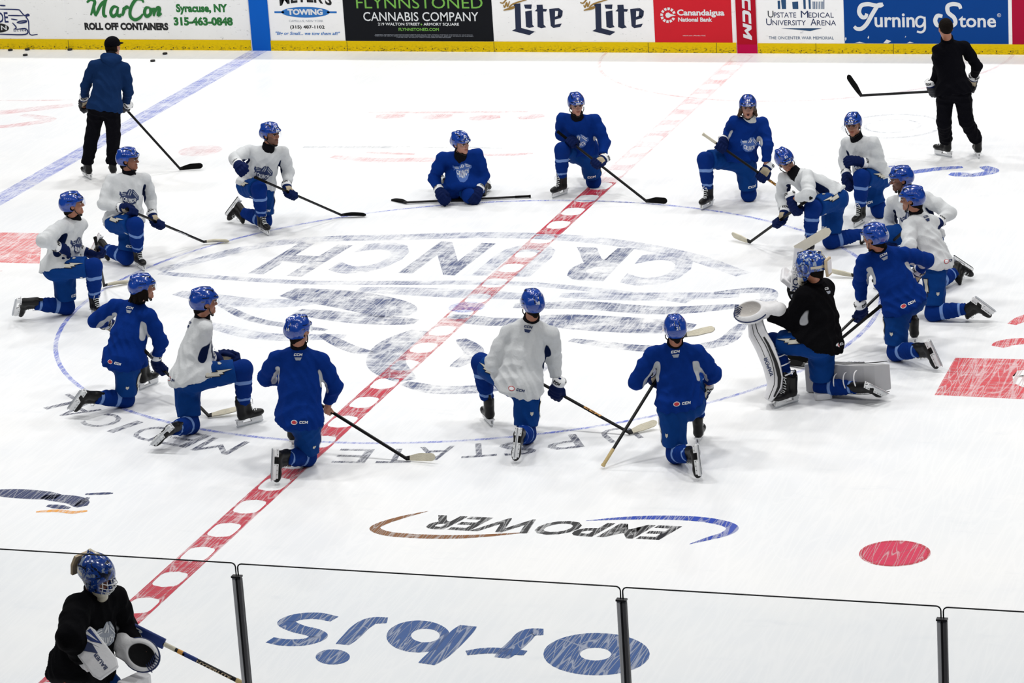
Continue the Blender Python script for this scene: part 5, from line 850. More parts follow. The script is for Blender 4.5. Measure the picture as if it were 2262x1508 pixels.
    V, F = c.mesh(.0125); Nn = c.normal(V); V2 = V + Nn * wr(V)[:, None]
    ins = np.full(len(V), -1.0)
    if not coach:
        def seg(a, bb):
            ab = bb - a; t = np.clip(((V - a) @ ab) / (ab @ ab), 0, 1); return np.linalg.norm(V - a - t[:, None] * ab, axis=1)
        for q, sd in (('l', -1), ('r', 1)):
            sh, e = J['s' + q], J['e' + q]; ctr = pel + up * ((sh - pel) @ up)
            A = sh - up * .105 - xr * sd * .045 + (fwd * .035 if jersey == 'white' else 0); B = A - up * (.21 if jersey == 'white' else .14) + xr * sd * .010; inn = -xr * sd; dd = U(e - sh); inn = U(inn - dd * inn.dot(dd) - up * .3); Es = sh + (e - sh) * .90 + inn * .07
            ins = np.maximum(ins, np.maximum((.072 if goalie else (.040 if jersey != 'white' else .050)) - seg(A, B), (.066 if goalie else (.050 if jersey != 'white' else .040)) - seg(A + (Es - A) * .35, Es)))
    upper = part({'hoodie': 'hoodie', 'jacket': 'jacket'}.get(jersey, 'jersey'), V2, F, MAT[jm], attrs={'ins': ins})
    dk = 'ink' if jersey == 'white' else 'ink_w'
    def stick_on(name, geo, O, A, B, Nn, size, mats, off=.004, fm=None, parent=upper, sdf=c, disp=wr):
        tv, tf = geo; A = U(A); Nn = U(Nn); B = U(B)
        P, bad = drape(sdf, disp, tv * np.array(size), O, A, B, Nn, off, True); tf = [f for f in tf if not any(bad[i] for i in f)]
        if not tf: return
        if bad.any() and name == 'lightning_bolt':                     # keep the one piece that shows
            lab = list(range(len(P)))
            def fd(i):
                while lab[i] != i: lab[i] = lab[lab[i]]; i = lab[i]
                return i
            for f in tf:
                for i in f[1:]: lab[fd(i)] = fd(f[0])
            cnt = {}
            for f in tf: cnt[fd(f[0])] = cnt.get(fd(f[0]), 0) + 1
            best = max(cnt, key=cnt.get); tf = [f for f in tf if fd(f[0]) == best]; us = sorted({i for f in tf for i in f}); mp = {u: i for i, u in enumerate(us)}; P = P[us]; tf = [tuple(mp[i] for i in f) for f in tf]
        part(name, P, tf, mats, parent, smooth=False, fm=fm)
    def lettering(name, txt, O, A, B, Nn, w, h, mat, bold=.02, shear=.25, **kw):
        tv, tf, _ = text_geo(txt, bold, shear); stick_on(name, (tv - .5, tf), O, A, B, Nn, (w, h), MAT[mat], **kw)
    if not coach:
        chest = pel + (J['nk'] - pel) * .56; cu, cn = up, fwd
        if drape_front: cn = U(fwd * .7 + ZV * .35); cu = U(ZV - cn * cn.dot(ZV)); chest = pel + (J['nk'] - pel) * .72
        if crest:
            cm = ('ink', 'grey') if jersey == 'white' else ('ink_b' if jersey == 'blue' else 'grey', 'ink_w')
            for geos, mm, of in ((CREST_BASE, cm[0], .005), (CREST_TOP, cm[1], .008)):
                V_, F_ = np.zeros((0, 2)), []
                for gv, gf in geos: F_ += [[i + len(V_) for i in f] for f in gf]; V_ = np.vstack([V_, gv])
                stick_on('team_crest', (V_, F_), chest, -xr, cu, cn, (1, 1), MAT[mm], of)
            for i, ch in enumerate('CRUNCH'): lettering('crest_lettering', ch, chest - cu * (.062 - .0028 * (i - 2.5) ** 2) * CK - xr * (i - 2.5) * .0335 * CK, -xr, cu, cn, .029 * CK, (.070 - .004 * abs(i - 2.5)) * CK, 'ink_w', .03, 0, off=.010)
        nb = J['nk'] - up * .075; lettering('neck_lettering', 'CCM', nb, xr, up, -fwd + up * .25, .085, .026, dk)
        tz = np.array([(-.5, .5), (.5, .5), (.3, -.5), (-.3, -.5)]); stick_on('neck_patch', poly_geo(tz.tolist(), .3), nb - up * .036, xr, up, -fwd + up * .2, (.07, .030), MAT['grey' if jersey != 'white' else 'ink'])
        hb = pel - up * (hemdrop + .015); lettering('hem_lettering', 'CCM', hb + xr * .055, xr, up, -fwd, .085, .026, dk)
        stick_on('league_patch', CIRC, hb - xr * .035, xr, up, -fwd, (.064, .046), MAT['ink_w' if jersey != 'white' else 'ink_r'], .004); stick_on('league_patch', CIRC, hb - xr * .035, xr, up, -fwd, (.050, .034), MAT['ink_r' if jersey != 'white' else 'ink_w'], .006)
    nd = U(hl(0, -.02, -.06) - J['nk']); cl = Sdf(); cl.cone(J['nk'] - nd * .04, J['nk'] + nd * .100, .082 * s, .072 * s, .01, flat=True); V, F = cl.mesh(.012); part('undershirt_collar', V, F, MAT[collar])
    if jersey == 'hoodie':
        hd = Sdf(); nb = J['nk'] - fwd * .05; hd.ell(nb - up * .02, np.array([.125, .075, .07]), np.stack([xr, fwd, up]), .03); hd.cone(nb - xr * .09 + up * .03 + fwd * .03, nb + xr * .09 + up * .03 + fwd * .03, .05, .05, .03); hd.cone(nb - up * .04 - fwd * .035, nb - up * .10 - fwd * .045, .06, .025, .04); V, F = hd.mesh(.01); part('hood', V + hd.normal(V) * (.006 * np.sin(40 * (V @ up) + 20 * (V @ xr)))[:, None], F, MAT['hoodie'], upper)
    if jersey == 'jacket':
        hd = Sdf(); hd.cone(J['nk'] - nd * .03, J['nk'] + nd * .105, .088, .076, .01, flat=True); V, F = hd.mesh(.01); part('stand_collar', V, F, MAT['black_cloth'], upper)
    # ---- lower garment
    hxv = U(J['hr'] - J['hl']); pz = U(np.cross(np.cross(hxv, up), hxv)) if False else up
    p = Sdf(); p.ell(pel - up * .01, np.array([.178, .142, .13]) * s * (.9 if coach else 1), np.stack([xr, fwd, up]), .05); tm = []
    for q in 'lr':
        h, kn, a = J['h' + q], J['k' + q], J['a' + q]
        if coach:
            p.cone(h, kn, .108 * s, .088 * s, .06).cone(kn, a + U(kn - a) * .035, .088 * s, .076 * s, .03, flat=True)
        else:
            e = kn + (h - kn) * .17; p.cone(h, e, .128 * s, .113 * s, .07, flat=True); tm.append((h, e))
    wp = wrinkler(pel, xr, fwd, up, [(J['hl'], J['kl'], J['al']), (J['hr'], J['kr'], J['ar'])], seed + 5, .8 if coach else .55)
    for f_, lo_, hi_, k_, op_ in [(lambda X, Y, Zc: c_d(X, Y, Zc), *c.bounds(), 0, '-')]:
        def c_d(X, Y, Zc):
            D = np.full(np.broadcast(X, Y, Zc).shape, 1.0)
            for ff, l2, h2, k2, o2 in c.p: D = Sdf.comb(D, ff(X, Y, Zc), k2, o2)
            return D + .014
        p.p.append((c_d, lo_, hi_, .0, '-'))
    V, F = p.mesh(.0125); pin = np.full(len(V), -1.0)
    pn = p.normal(V); pants = part('trousers' if coach else 'hockey_pants', V + pn * wp(V)[:, None], F, MAT['black_cloth' if coach else 'pants'], attrs={'ins': pin})
    if not coach:
        for q, sd in (('l', -1), ('r', 1)):
            h, kn = J['h' + q], J['k' + q]; ax_ = U(kn - h); o = xr * sd + up * .25; o = U(o - ax_ * o.dot(ax_)); side = np.cross(o, ax_) * sd
            Ab = U(np.cross(-ax_, o)) * -sd
            for gi, (mm, of) in enumerate((('ink_k', .005), ('silver', .008))): stick_on('lightning_bolt', BOLTG[gi], h + (kn - h) * .50, Ab, -ax_, o, (1, 1), MAT[mm], of, None, pants, p, wp)
            fr = U(np.cross(ax_, xr)) ; fr = fr if fr.dot(fwd) > 0 or fr.dot(up) > 0.5 else -fr
            lettering('pants_lettering', 'CCM', h + (kn - h) * .70, np.cross(-ax_, fr), -ax_, fr, .11, .030, 'ink_w', parent=pants, sdf=p, disp=wp)
            bk = U(-fr * .8 + o * .5); stick_on('shield_patch', SHIELDG, h + (kn - h) * .55, np.cross(-ax_, bk), -ax_, bk, (1, 1), MAT['silver'], .005, None, pants, p, wp)
    # ---- socks and skates
    for q, sd in (('l', -1), ('r', 1)):
        kn, a, t, h = (J[c_ + q] for c_ in 'kath'); sv = U(a - kn); L = np.linalg.norm(a - kn); th = U(kn - h)
        frontv = (th - sv); frontv = U(frontv) if np.linalg.norm(frontv) > .2 else fwd
        if not coach:
            so = Sdf(); r = s * (.9 if goalie else 1.0); end = kn + sv * L * .84
            so.cone(kn + sv * .02, end, .084 * r, .062 * r, .03, flat=True).ell(kn + frontv * .012, np.array([.090, .090, .092]) * r, None, .04).cone(kn + sv * L * .2, kn + sv * L * .5, .080 * r, .076 * r, .03).cone(kn, kn - th * .10, .080 * r, .088 * r, .03)
            V, F = so.mesh(.0125); tl = (V - kn) @ sv; wob = .008 * np.sin(30 * V[:, 0] + 17 * V[:, 1]); hsh = (seed * 7 + (3 if sd > 0 else 0)) % 5
            ins = np.maximum(.020 - np.abs(tl + wob - .115), .014 - np.abs(tl + wob - L * .70)) if hsh != 1 else .016 - np.abs(tl + wob - .10)
            wn = .004 * np.sin(55 * tl + 8 * np.sin(20 * V[:, 0] + 14 * V[:, 2])) * np.clip((tl - .05) * 8, 0, 1)
            part('sock', V + so.normal(V) * wn[:, None], F, MAT['sock'], attrs={'ins': ins})
        planted = d['kn'] == 's' or (d['kn'] in 'lr' and d['kn'] != q)
        if planted:
            y = np.array([t[0] - a[0], t[1] - a[1], 0]); y = U(y); z = ZV; x = np.cross(y, z); o = np.array([a[0], a[1], .166 * s])
        else:
            dv = U(t - a); zz = -sv; x = np.cross(dv, zz); x = U(x if np.linalg.norm(x) > .05 else np.cross(dv, ZV)); n = np.cross(x, dv); best = None
            for dg in range(-30, 75, 5):
                al = math.radians(dg); y = math.cos(al) * dv + math.sin(al) * n; z = np.cross(x, y)
                mn = min(float((a + s * (y * py + z * pz + x * px))[2]) for px, py, pz in ((0, -.09, -.165), (0, .19, -.165), (.03, .205, -.06), (-.03, .205, -.06), (0, .1, -.165)))
                sc = abs(dg - 22) * .0012 + (0.004 - mn) * 4 * (mn < .004) + .4 * max(0, mn - .03)
                if best is None or sc < best[0]: best = (sc, y, z, mn)
            _, y, z, mn = best; o = a + ZV * max(0, .004 - mn)
        S4 = mat4(x, y, z, o, s)
        sk = inst('skate', GEAR['boot'], S4)
        for n, gk in (('blade_holder', 'holder'), ('blade', 'blade'), ('laces', 'laces')): put(bpy.data.objects.new(n, GEAR[gk]), sk)
    # ---- gloves
    for q, sd in (('l', 1), ('r', -1)):
        if q in bare or goalie: continue
        x, y, z = (np.array(v) for v in d['h' + q]); m4 = mat4(x, y, z, J['w' + q] - y * .012, s * 1.22)
        gl = inst('glove', GEAR[('gloveb_' if gloveb else 'glove_') + q], m4); put(bpy.data.objects.new('cuff', GEAR['cuff_' + q]), gl); [put(bpy.data.objects.new('cuff_lettering', q_), gl) for q_ in GEAR['cuff_text']]
    return dict(root=root, base=base, J=J, s=s, pel=pel, up=up, xr=xr, fwd=fwd, part=part, inst=inst, d=d)

ONLY = ()
# ------------------------------------------------------------------ sticks
def stick(key, label, blade='black', grip='tape_k', text=None, air=False, bn=None):
    st = POSE[key]['st']; bt, he, to = (np.array(st[k]) for k in ('butt', 'heel', 'toe')); d = U(he - bt); L = np.linalg.norm(he - bt); base = he
    root = put(bpy.data.objects.new('hockey_stick', None)); root.location = base; root.empty_display_size = .1; tagobj(root, label, 'hockey stick', 'hockey sticks')
    tv = U(to - he); bz = -(d - tv * d.dot(tv)); bz = U(bz); nx = np.cross(tv, bz)
    px_ = U(np.cross(d, nx)); M3 = np.stack([px_, nx, d])
    b = MB(); b.box((bt + he) / 2 - base + d * .01 - d * 0, (.030, .021, L), M3, 0, .005); b.obj('shaft', MAT['shaft'], root)
    b = MB(); b.box(bt - base + d * .09, (.0335, .0245, .18), M3, 0, .006); b.box(bt - base - d * .004, (.040, .031, .022), M3, 0, .008); b.obj('grip_tape', MAT[grip], root)
    n = 14; V = []; bl = .315
    for i in range(n + 1):
        t = i / n; x = -.012 + t * bl; hgt = .036 + .040 * min(1, t * 2.2); lo = -.014 + .012 * t * t; hi = lo + hgt
        if t > .86: q = (t - .86) / .14; c = (lo + hi) / 2; k = math.sqrt(max(0, 1 - q * q * .9)); lo, hi = c - (c - lo) * k, c + (hi - c) * k
        off = .035 * t * t; th = .0085 * (1 - .45 * t)
        for zz, yy in ((lo, -th), (lo, th), (hi, th), (hi, -th)): V.append(tv * x + bz * zz + nx * (yy + off))
    F = [(i * 4 + j, i * 4 + (j + 1) % 4, i * 4 + 4 + (j + 1) % 4, i * 4 + 4 + j) for i in range(n) for j in range(4)] + [(3, 2, 1, 0), (n * 4, n * 4 + 1, n * 4 + 2, n * 4 + 3)]
    V = np.array(V); lowz = (V + base)[:, 2].min()
    if not air and lowz < .004: root.location = tuple(base + np.array([0, 0, .004 - lowz]))
    mesh_obj('blade', V, F, [MAT['shaft'], MAT[{'black': 'tape_k', 'white': 'tape_w'}[blade]]], root, False, [1 if 8 <= k < n * 4 else 0 for k in range(len(F))])
    if text:
        tvv, tf, _ = text_geo('CCM', .03, .25)
        for sg in (1, -1):
            Nn = nx * sg * .0112; A = d * (1 if sg * 1 > 0 else -1); B = np.cross(nx * sg, A); c = he - d * .42 - base
            P = c + Nn + (tvv[:, :1] - .5) * .20 * A + (tvv[:, 1:] - .5) * .024 * B; mesh_obj('shaft_lettering', P, tf, MAT[text], root, False)
    return root

# ------------------------------------------------------------------ goalie equipment
def leg_pad(P, q, front, name='leg_pad', lean=0.0):
    J = P['J']; s = P['s']; kn, an = J['k' + q].copy(), J['a' + q].copy(); up = U(kn - an); y = U(front - up * np.dot(front, up)); x = np.cross(y, up); L = np.linalg.norm(kn - an)
    prof = [(.255, -.135), (.215, -.10), (.155, -.035), (.13, .03), (.115, L * .35), (.120, L * .72), (.145, L + .02), (.130, L + .12), (.100, L + .24)]
    prof = [(a * s, b_ * s if b_ < 0 else b_) for a, b_ in prof]; th = [.04, .055, .075, .085, .09, .095, .09, .075, .06]; wd = [.125, .135, .14, .14, .14, .145, .15, .148, .14]
    pr = np.array(prof); T = np.gradient(pr, axis=0); T /= np.linalg.norm(T, axis=1, keepdims=True)
    V = []; n = len(pr); ringn = 10
    for i in range(n):
        ny, nz = T[i, 1], -T[i, 0]; w, t = wd[i], th[i]
        for (a, c) in ((-w, -t), (-w, -.2 * t), (-w * .9, .75 * t), (-w * .55, t), (-w * .18, t * .88), (w * .18, t * .88), (w * .55, t), (w * .9, .75 * t), (w, -.2 * t), (w, -t)):
            V.append(an + x * a + y * (pr[i, 0] + ny * c) + up * (pr[i, 1] + nz * c))
    F = []; fm = []
    for i in range(n - 1):
        for j in range(ringn):
            F.append((i * ringn + j, i * ringn + (j + 1) % ringn, (i + 1) * ringn + (j + 1) % ringn, (i + 1) * ringn + j)); fm.append({9: 1, 2: 0, 4: 0}.get(j, 0))
    F += [tuple(range(ringn))[::-1], tuple(range((n - 1) * ringn, n * ringn))]; fm += [0, 0]
    V = np.array(V); mz = V[:, 2].min()
    if mz < .004: V[:, 2] += .004 - mz; an[2] += .004 - mz
    pad = P['part'](name, V, F, [MAT['pad_w'], MAT['pad_g']], smooth=False, fm=fm)
    bv = pad.modifiers.new('soft', 'BEVEL'); bv.width = .012; bv.segments = 2; bv.limit_method = 'ANGLE'; bv.angle_limit = .5
    base = P['base']
    def onpad(i, a, c):
        i0 = min(int(i), n - 2); f = i - i0; p0 = pr[i0] * (1 - f) + pr[i0 + 1] * f; t_ = T[i0] * (1 - f) + T[i0 + 1] * f; return an + x * a + y * (p0[0] + t_[1] * c) + up * (p0[1] - t_[0] * c) - base
    for sg in (-1, 1):
        b = MB(); b.tube([onpad(i, sg * .150, -.01 + .01 * math.sin(i)) for i in np.linspace(.2, 7.6, 16)], .004, 5); b.tube([onpad(i, sg * .149, .03) for i in np.linspace(3.2, 6.9, 9)], .003, 5); b.obj('pad_piping', MAT['ink_k'], pad)
        b = MB(); VV = []; FF = []
        for i in np.linspace(1.0, 5.6, 10): VV += [onpad(i, sg * .153, -.035), onpad(i, sg * .153, -.075 + .02 * abs(i - 3.3) * .5)]
        FF = [(2 * i, 2 * i + 1, 2 * i + 3, 2 * i + 2) for i in range(9)]; b.add(VV, FF); b.obj('pad_side_stripe', MAT['ink_k'], pad)
        tv, tf, _ = text_geo('VAPOR', .02, .2); o0 = onpad(3.9, sg * .1535, .028) ; A = (onpad(4.8, sg * .1535, .028) - onpad(3.9, sg * .1535, .028)); A = U(A) * .19; B = np.cross(x * sg, U(A)) * .040
        mesh_obj('pad_lettering', o0 + (tv[:, :1] - .5) * A + (tv[:, 1:] - .5) * B + x * sg * .004, tf, MAT['ink'], pad, False)
    for t, wv in ((.12, .020), (.38, .018), (.62, .018), (.86, .022)):
        c = an + (kn - an) * t - base; b = MB(); r = .098
        b.tube([c + x * math.cos(a) * .10 + y * (.03 - r * math.sin(a)) + up * .02 * math.cos(a) for a in np.linspace(0, math.pi, 11)], wv * .35, 6); b.obj('pad_strap', MAT['pad_w'], pad, True)
    return pad

def blocker(P, q, nrm, along, out_=.05, sh=0.0):
    J = P['J']; w = J['w' + q]; s = P['s']; z = U(nrm); y = U(np.asarray(along) - z * np.dot(along, z)); x = np.cross(y, z); o = w + z * out_ + y * .04 + sh - P['base']
    b = MB(); out = [(-.095, -.19), (.095, -.19), (.105, -.15), (.105, .13), (.08, .19), (-.08, .19), (-.105, .13), (-.105, -.15)]; b.prism(out, o, x, y, z, .045); bl = b.obj('blocker_board', MAT['pad_w'], P['root']); bv = bl.modifiers.new('soft', 'BEVEL'); bv.width = .01; bv.segments = 2
    b = MB(); b.prism([(-.085, -.17), (.03, -.17), (-.085, -.02)], o + z * .0245, x, y, z, .003); b.prism([(-.04, -.17), (.07, -.17), (.085, -.10), (-.02, .02)], o + z * .0240, x, y, z, .003, 1); b.obj('blocker_graphic', [MAT['pad_b'], MAT['ink']], bl)
    b = MB(); b.prism([(-.055, -.165), (-.03, -.165), (-.075, -.05)], o + z * .027, x, y, z, .002); b.prism([(-.005, -.165), (.02, -.165), (-.055, -.01)], o + z * .027, x, y, z, .002); b.obj('blocker_stripes', MAT['pad_w'], bl)
    g = Sdf(); w0 = w
    g.box(w + z * .005, np.array([.042, .055, .028]) * s, np.stack([x, y, z]), .02)
    for i in range(4): u = .036 - .024 * i; g.cone(w + x * u + y * .04, w + x * u + y * .07 - z * .045, .016, .014, .006).cone(w + x * u + y * .07 - z * .045, w + x * u + y * .02 - z * .07, .014, .013, .004)
    g.cone(w + x * .05 - y * .02, w + x * .045 + y * .04 - z * .04, .018, .015, .01).box(w - y * .06, np.array([.05, .045, .034]) * s, np.stack([x, y, z]), .02)
    V, F = g.mesh(.008); P['part']('blocker_hand', V, F, MAT['pad_w'], bl); return bl, o, x, y, z

def catcher(P, q, open_dir, finger_dir, mat, k=1.0, reach=.10):
    J = P['J']; w = J['w' + q]; s = P['s']; z = U(open_dir); y = U(np.asarray(finger_dir) - z * np.dot(finger_dir, z)); x = np.cross(y, z); c = w + y * reach + z * .03; R3 = np.stack([x, y, z])
    g = Sdf(); g.ell(c + y * .03 * k, np.array([.150, .185, .085]) * k, R3, .03).cone(w - y * .01, w - y * .12, .065, .082, .04).box(w + x * .075 - y * .02, (.03, .095, .05), R3, .02, .02)
    g.ell(c + z * .098 * k + y * .05 * k, np.array([.110, .150, .092]) * k, R3, .02, '-')
    V, F = g.mesh(.009); V = np.array(V); L = (V - c) @ R3.T / k; ins = np.where(L[:, 2] > -.03, (1 - np.hypot(L[:, 0] / .100, (L[:, 1] - .05) / .138)) * .1, -.1)
    ct = P['part']('catching_glove', V, F, MAT[mat], attrs={'ins': ins}); base = P['base']; b = MB()
    for i in range(7):
        a = -.07 + .0233 * i; b.tube([c - base + k * (x * (a - .02) + y * (.12 + .02 * math.cos(a * 20)) + z * .030), c - base + k * (x * a + y * .165 + z * .050), c - base + k * (x * (a + .01) + y * .190 + z * .052), c - base + k * (x * (a + .014) + y * .207 + z * .02)], .0045, 5)
    b.obj('webbing_laces', MAT['ink'], ct, True)
    b = MB(); b.tube([c - base + k * (R3.T @ np.array([.143 * math.cos(a), .180 * math.sin(a) + .03, .012])) for a in np.linspace(0, 2 * math.pi, 25)[:-1]], .010, 6, closed=True); b.obj('glove_rim', MAT['ink'], ct, True)
    return ct

def goalie_stick(label, low, pad0, pad1, toe, base, wside, txt, cols, side=None):
    root = put(bpy.data.objects.new('goalie_stick', None)); root.location = base; tagobj(root, label, 'hockey stick'); low, pad0, pad1 = (np.array(v) for v in (low, pad0, pad1)); d = U(pad1 - pad0); n = U(np.cross(d, wside)); w = np.cross(n, d); M3 = np.stack([w, n, d]); base = np.array(base)
    b = MB(); c = (pad0 + pad1) / 2; b.box(c - base, (.088, .024, np.linalg.norm(pad1 - pad0)), M3, 0, .006); b.obj('paddle', MAT[cols[0]], root)
    b = MB(); c = (low + pad0) / 2; b.box(c - base, (.030, .022, np.linalg.norm(low - pad0) + .03), M3, 0, .005); b.obj('shaft', MAT[cols[1]], root)
    b = MB(); e = low + (pad0 - low) * .0; b.box(low + U(pad0 - low) * .06 - base, (.034, .026, .12), M3, 0, .006); b.obj('grip_tape', MAT[cols[2]], root)
    if toe is not None:
        toe = np.array(toe); t = U(toe - pad1); L = np.linalg.norm(toe - pad1); u_ = U(d - t * d.dot(t)); nn = np.cross(t, u_); b = MB(); V = []; k = 10
        for i in range(k + 1):
            f = i / k; hw = .046 * (1 if f < .85 else math.sqrt(max(.05, 1 - ((f - .85) / .15) ** 2 * .8)))
            for a, c2 in ((-hw, -.011), (hw, -.011), (hw, .011), (-hw, .011)): V.append(pad1 - base - t * .03 + t * (L + .03) * f + u_ * a + nn * (c2 + .02 * f * f))
        F = [(i * 4 + j, i * 4 + (j + 1) % 4, i * 4 + 4 + (j + 1) % 4, i * 4 + 4 + j) for i in range(k) for j in range(4)] + [(3, 2, 1, 0), tuple(range(k * 4, k * 4 + 4))]; b.add(V, F); b.obj('blade', MAT['bone'], root)
    tv, tf, _ = text_geo(txt[0], .02, .1)
    for sg in (1, -1):
        A = d * txt[2] * 1.0; B = np.cross(n * sg, A); c = pad0 + (pad1 - pad0) * txt[3] - base + n * sg * .0132; mesh_obj('paddle_lettering', c + (tv[:, :1] - .5) * txt[1] * A + (tv[:, 1:] - .5) * .055 * B, tf, MAT[txt[4]], root, False)
    if side:
        tv, tf, _ = text_geo(side[0], .02, .2); b = MB(); cm = low + (pad0 - low) * .86
        b.box(low + (pad0 - low) * .94 - base, (.032, .024, .10), M3, 0, .005); b.obj('shaft_band', MAT['tape_w'], root); b = MB(); b.box(low + (pad0 - low) * .80 - base, (.0315, .0235, .06), M3, 0, .005); b.obj('shaft_band', MAT['gold'], root); b = MB(); b.box(low + (pad0 - low) * .70 - base, (.0315, .0235, .12), M3, 0, .005); b.obj('shaft_band', MAT['pad_b'], root)
        for sg in (1, -1):
            A = -d; B = np.cross(n * sg, A); c = low + (pad0 - low) * .42 - base + n * sg * .0117; mesh_obj('shaft_lettering', c + (tv[:, :1] - .5) * side[1] * A + (tv[:, 1:] - .5) * .022 * B, tf, MAT['tan'], root, False)
    return root

def hand_frame(key, q, out_dir, finger):
    z = U(out_dir); y = U(np.asarray(finger) - z * np.dot(finger, z)); POSE[key]['h' + q] = [list(np.cross(y, z)), list(y), list(z)]
hand_frame('goalie', 'l', -U(ZV * .60 - RH * .25 - FWD * .45), RH * -.85 + ZV * .25); hand_frame('goalie', 'r', U(-RH * .62 - UPV * .70 + FWD * .35), FWD + UPV * .2)
hand_frame('goalie_near', 'l', -U(RH * -.15 + ZV * .2 - FWD * .6), U(RH * .6 + ZV * -.45 + FWD * .1)); hand_frame('goalie_near', 'r', U(-FWD * .80 + ZV * .45), U(RH * .55 - UPV * .80))
# ------------------------------------------------------------------ the group on the ice
import time as _t
GR_B = 'players in blue practice jerseys'; GR_W = 'players in white practice jerseys'
P = person
PP = {}
def add(key, *a, **k):
    if ONLY and key not in ONLY: return
    PP[key] = person(key, *a, **k)
add('w_left', 'player in white jersey kneeling in profile, farthest left of the circle, glove on raised thigh', 'white', None, 8, 4, group=GR_W)
add('w_second', 'player in white jersey kneeling in front of the navy hooded coach, stick across thigh', 'white', '77', -14, 0, group=GR_W, skin='skin_tan')
add('w_third', 'bearded player in grey-white jersey kneeling alone at upper left, behind a black stick blade', 'white', '10', -42, 0, group=GR_W, beard=True)
add('b_hands', 'player in blue jersey crouched on both knees and both gloves over a flat black stick', 'blue', '22', -52, -6, group=GR_B, skin='skin_pale', hemtilt=-.35, hemdrop=.36, drape_front=True)
add('b_front', 'player in blue jersey kneeling on the red center line, forearm on his raised knee', 'blue', '8', -80, -8, group=GR_B, skin='skin_pale')
add('b_long', 'long-haired player in blue jersey and white undershirt kneeling with open mouth, facing camera', 'blue', '44', -93, -2, group=GR_B, hair='hair_long_b', collar='collar_w', skin='skin_pale', mouth=True)
add('w_81', 'player in white jersey bending far forward over his raised knee beside the long-haired player', 'white', '81', -72, -14, roll=-14, group=GR_W, hemdrop=-.09)
add('w_7', 'player in white jersey kneeling upright, arm folded on raised knee, nearest the black-clad coach', 'white', '7', 252, -3, group=GR_W)
add('w_behind', 'player in white jersey looking left, partly hidden behind the white-jersey player numbered 28', 'white', None, 186, -6, group=GR_W, beard=True, skin='skin_tan')
add('w_28', 'player in white jersey and helmet number 28 seen from behind, kneeling between two teammates', 'white', '28', 158, -3, group=GR_W)
add('b_20', 'player in blue jersey with helmet number 20 kneeling with his back turned, behind the goalie', 'blue', '20', 140, -8, group=GR_B, hemdrop=0.0)
add('goalie', 'kneeling goalie in black jersey with white leg pads and upright stick, painted blue mask', 'black', None, 158, -4, kind='goalie', crest=True, hemdrop=0.0)
add('b_21', 'player in blue jersey with helmet number 21 kneeling, back to camera, stick upright', 'blue', '21', 96, -6, group=GR_B, hemdrop=-.05)
add('w_38', 'player in grey-white jersey with helmet number 38 kneeling with his back to camera', 'white', '38', 106, -4, group=GR_W)
add('b_16', 'player in blue jersey, helmet number 16, bare right hand, back to camera on red line', 'blue', '16', 52, -4, group=GR_B, bare=('r',))
add('w_14', 'player in white jersey with helmet number 14 kneeling in profile between two blue jerseys', 'white', '14', 22, -4, group=GR_W)
add('b_hair', 'player in blue jersey with dark hair below helmet, back turned, beside the far left player', 'blue', None, 18, -2, group=GR_B, hair='hair_long')
add('coach_navy', 'standing man in navy hooded sweatshirt, black cap and black trousers seen from behind', 'hoodie', None, 58, -4, kind='coach', cap=True, gloveb=True)
add('coach_black', 'standing man all in black, cropped dark hair, in front of the blue advert', 'jacket', None, 104, -6, kind='coach', hair='hair_full', gloveb=True)
add('goalie_near', 'goalie in black jersey and painted mask standing against the near glass at lower left', 'black', None, -38, -22, kind='goalie', crest=True, hemdrop=.12, hemtilt=.1)

def sticks():
    S = lambda key, *a, **k: stick(key, *a, **k) if (not ONLY or key in ONLY) else None
    S('w_left', 'hockey stick with pale taped blade half hidden behind the far left kneeling player', 'white')
    S('w_second', 'black hockey stick with white lettering and pale blade held by player near navy coach', 'white', text='ink_w')
    S('w_third', 'black hockey stick held out over the ice by the bearded player', 'black')
    S('b_hands', 'black hockey stick lying flat on the ice under both gloves of crouching player', 'black', 'tape_k')
    S('b_front', 'thin black hockey stick reaching right from the player on the red line', 'black')
    S('b_long', 'hockey stick with pale grip tape held across the thighs of long-haired player', 'black', 'tape_w', text='gold')
    S('w_81', 'hockey stick with white taped blade held low by the player bending forward', 'white')
    S('w_behind', 'hockey stick whose white blade tip shows left of the player numbered 20', 'white')
    S('b_20', 'black hockey stick held in the left glove of the player numbered 20', 'black')
    S('w_28', 'black hockey stick shaft parallel to the one held by player numbered 20', 'black')
    S('w_38', 'black hockey stick with orange lettering held by player numbered 38', 'white', text='gold')
    S('b_16', 'black hockey stick in the bare hand of the player numbered 16, yellowish blade', 'white')
    S('b_hair', 'hockey stick with worn blade passing behind the white-jersey player numbered 14', 'white')
    S('b_21', 'hockey stick with yellow taped butt on the ice and taped blade beside helmet number 21', 'white', 'tape_y', air=True)
    S('coach_navy', 'long black hockey stick angled behind the coach in navy hooded sweatshirt', 'black', 'tape_w')
    S('coach_black', 'black hockey stick held level above the ice by the coach in black', 'black', air=True)
sticks()
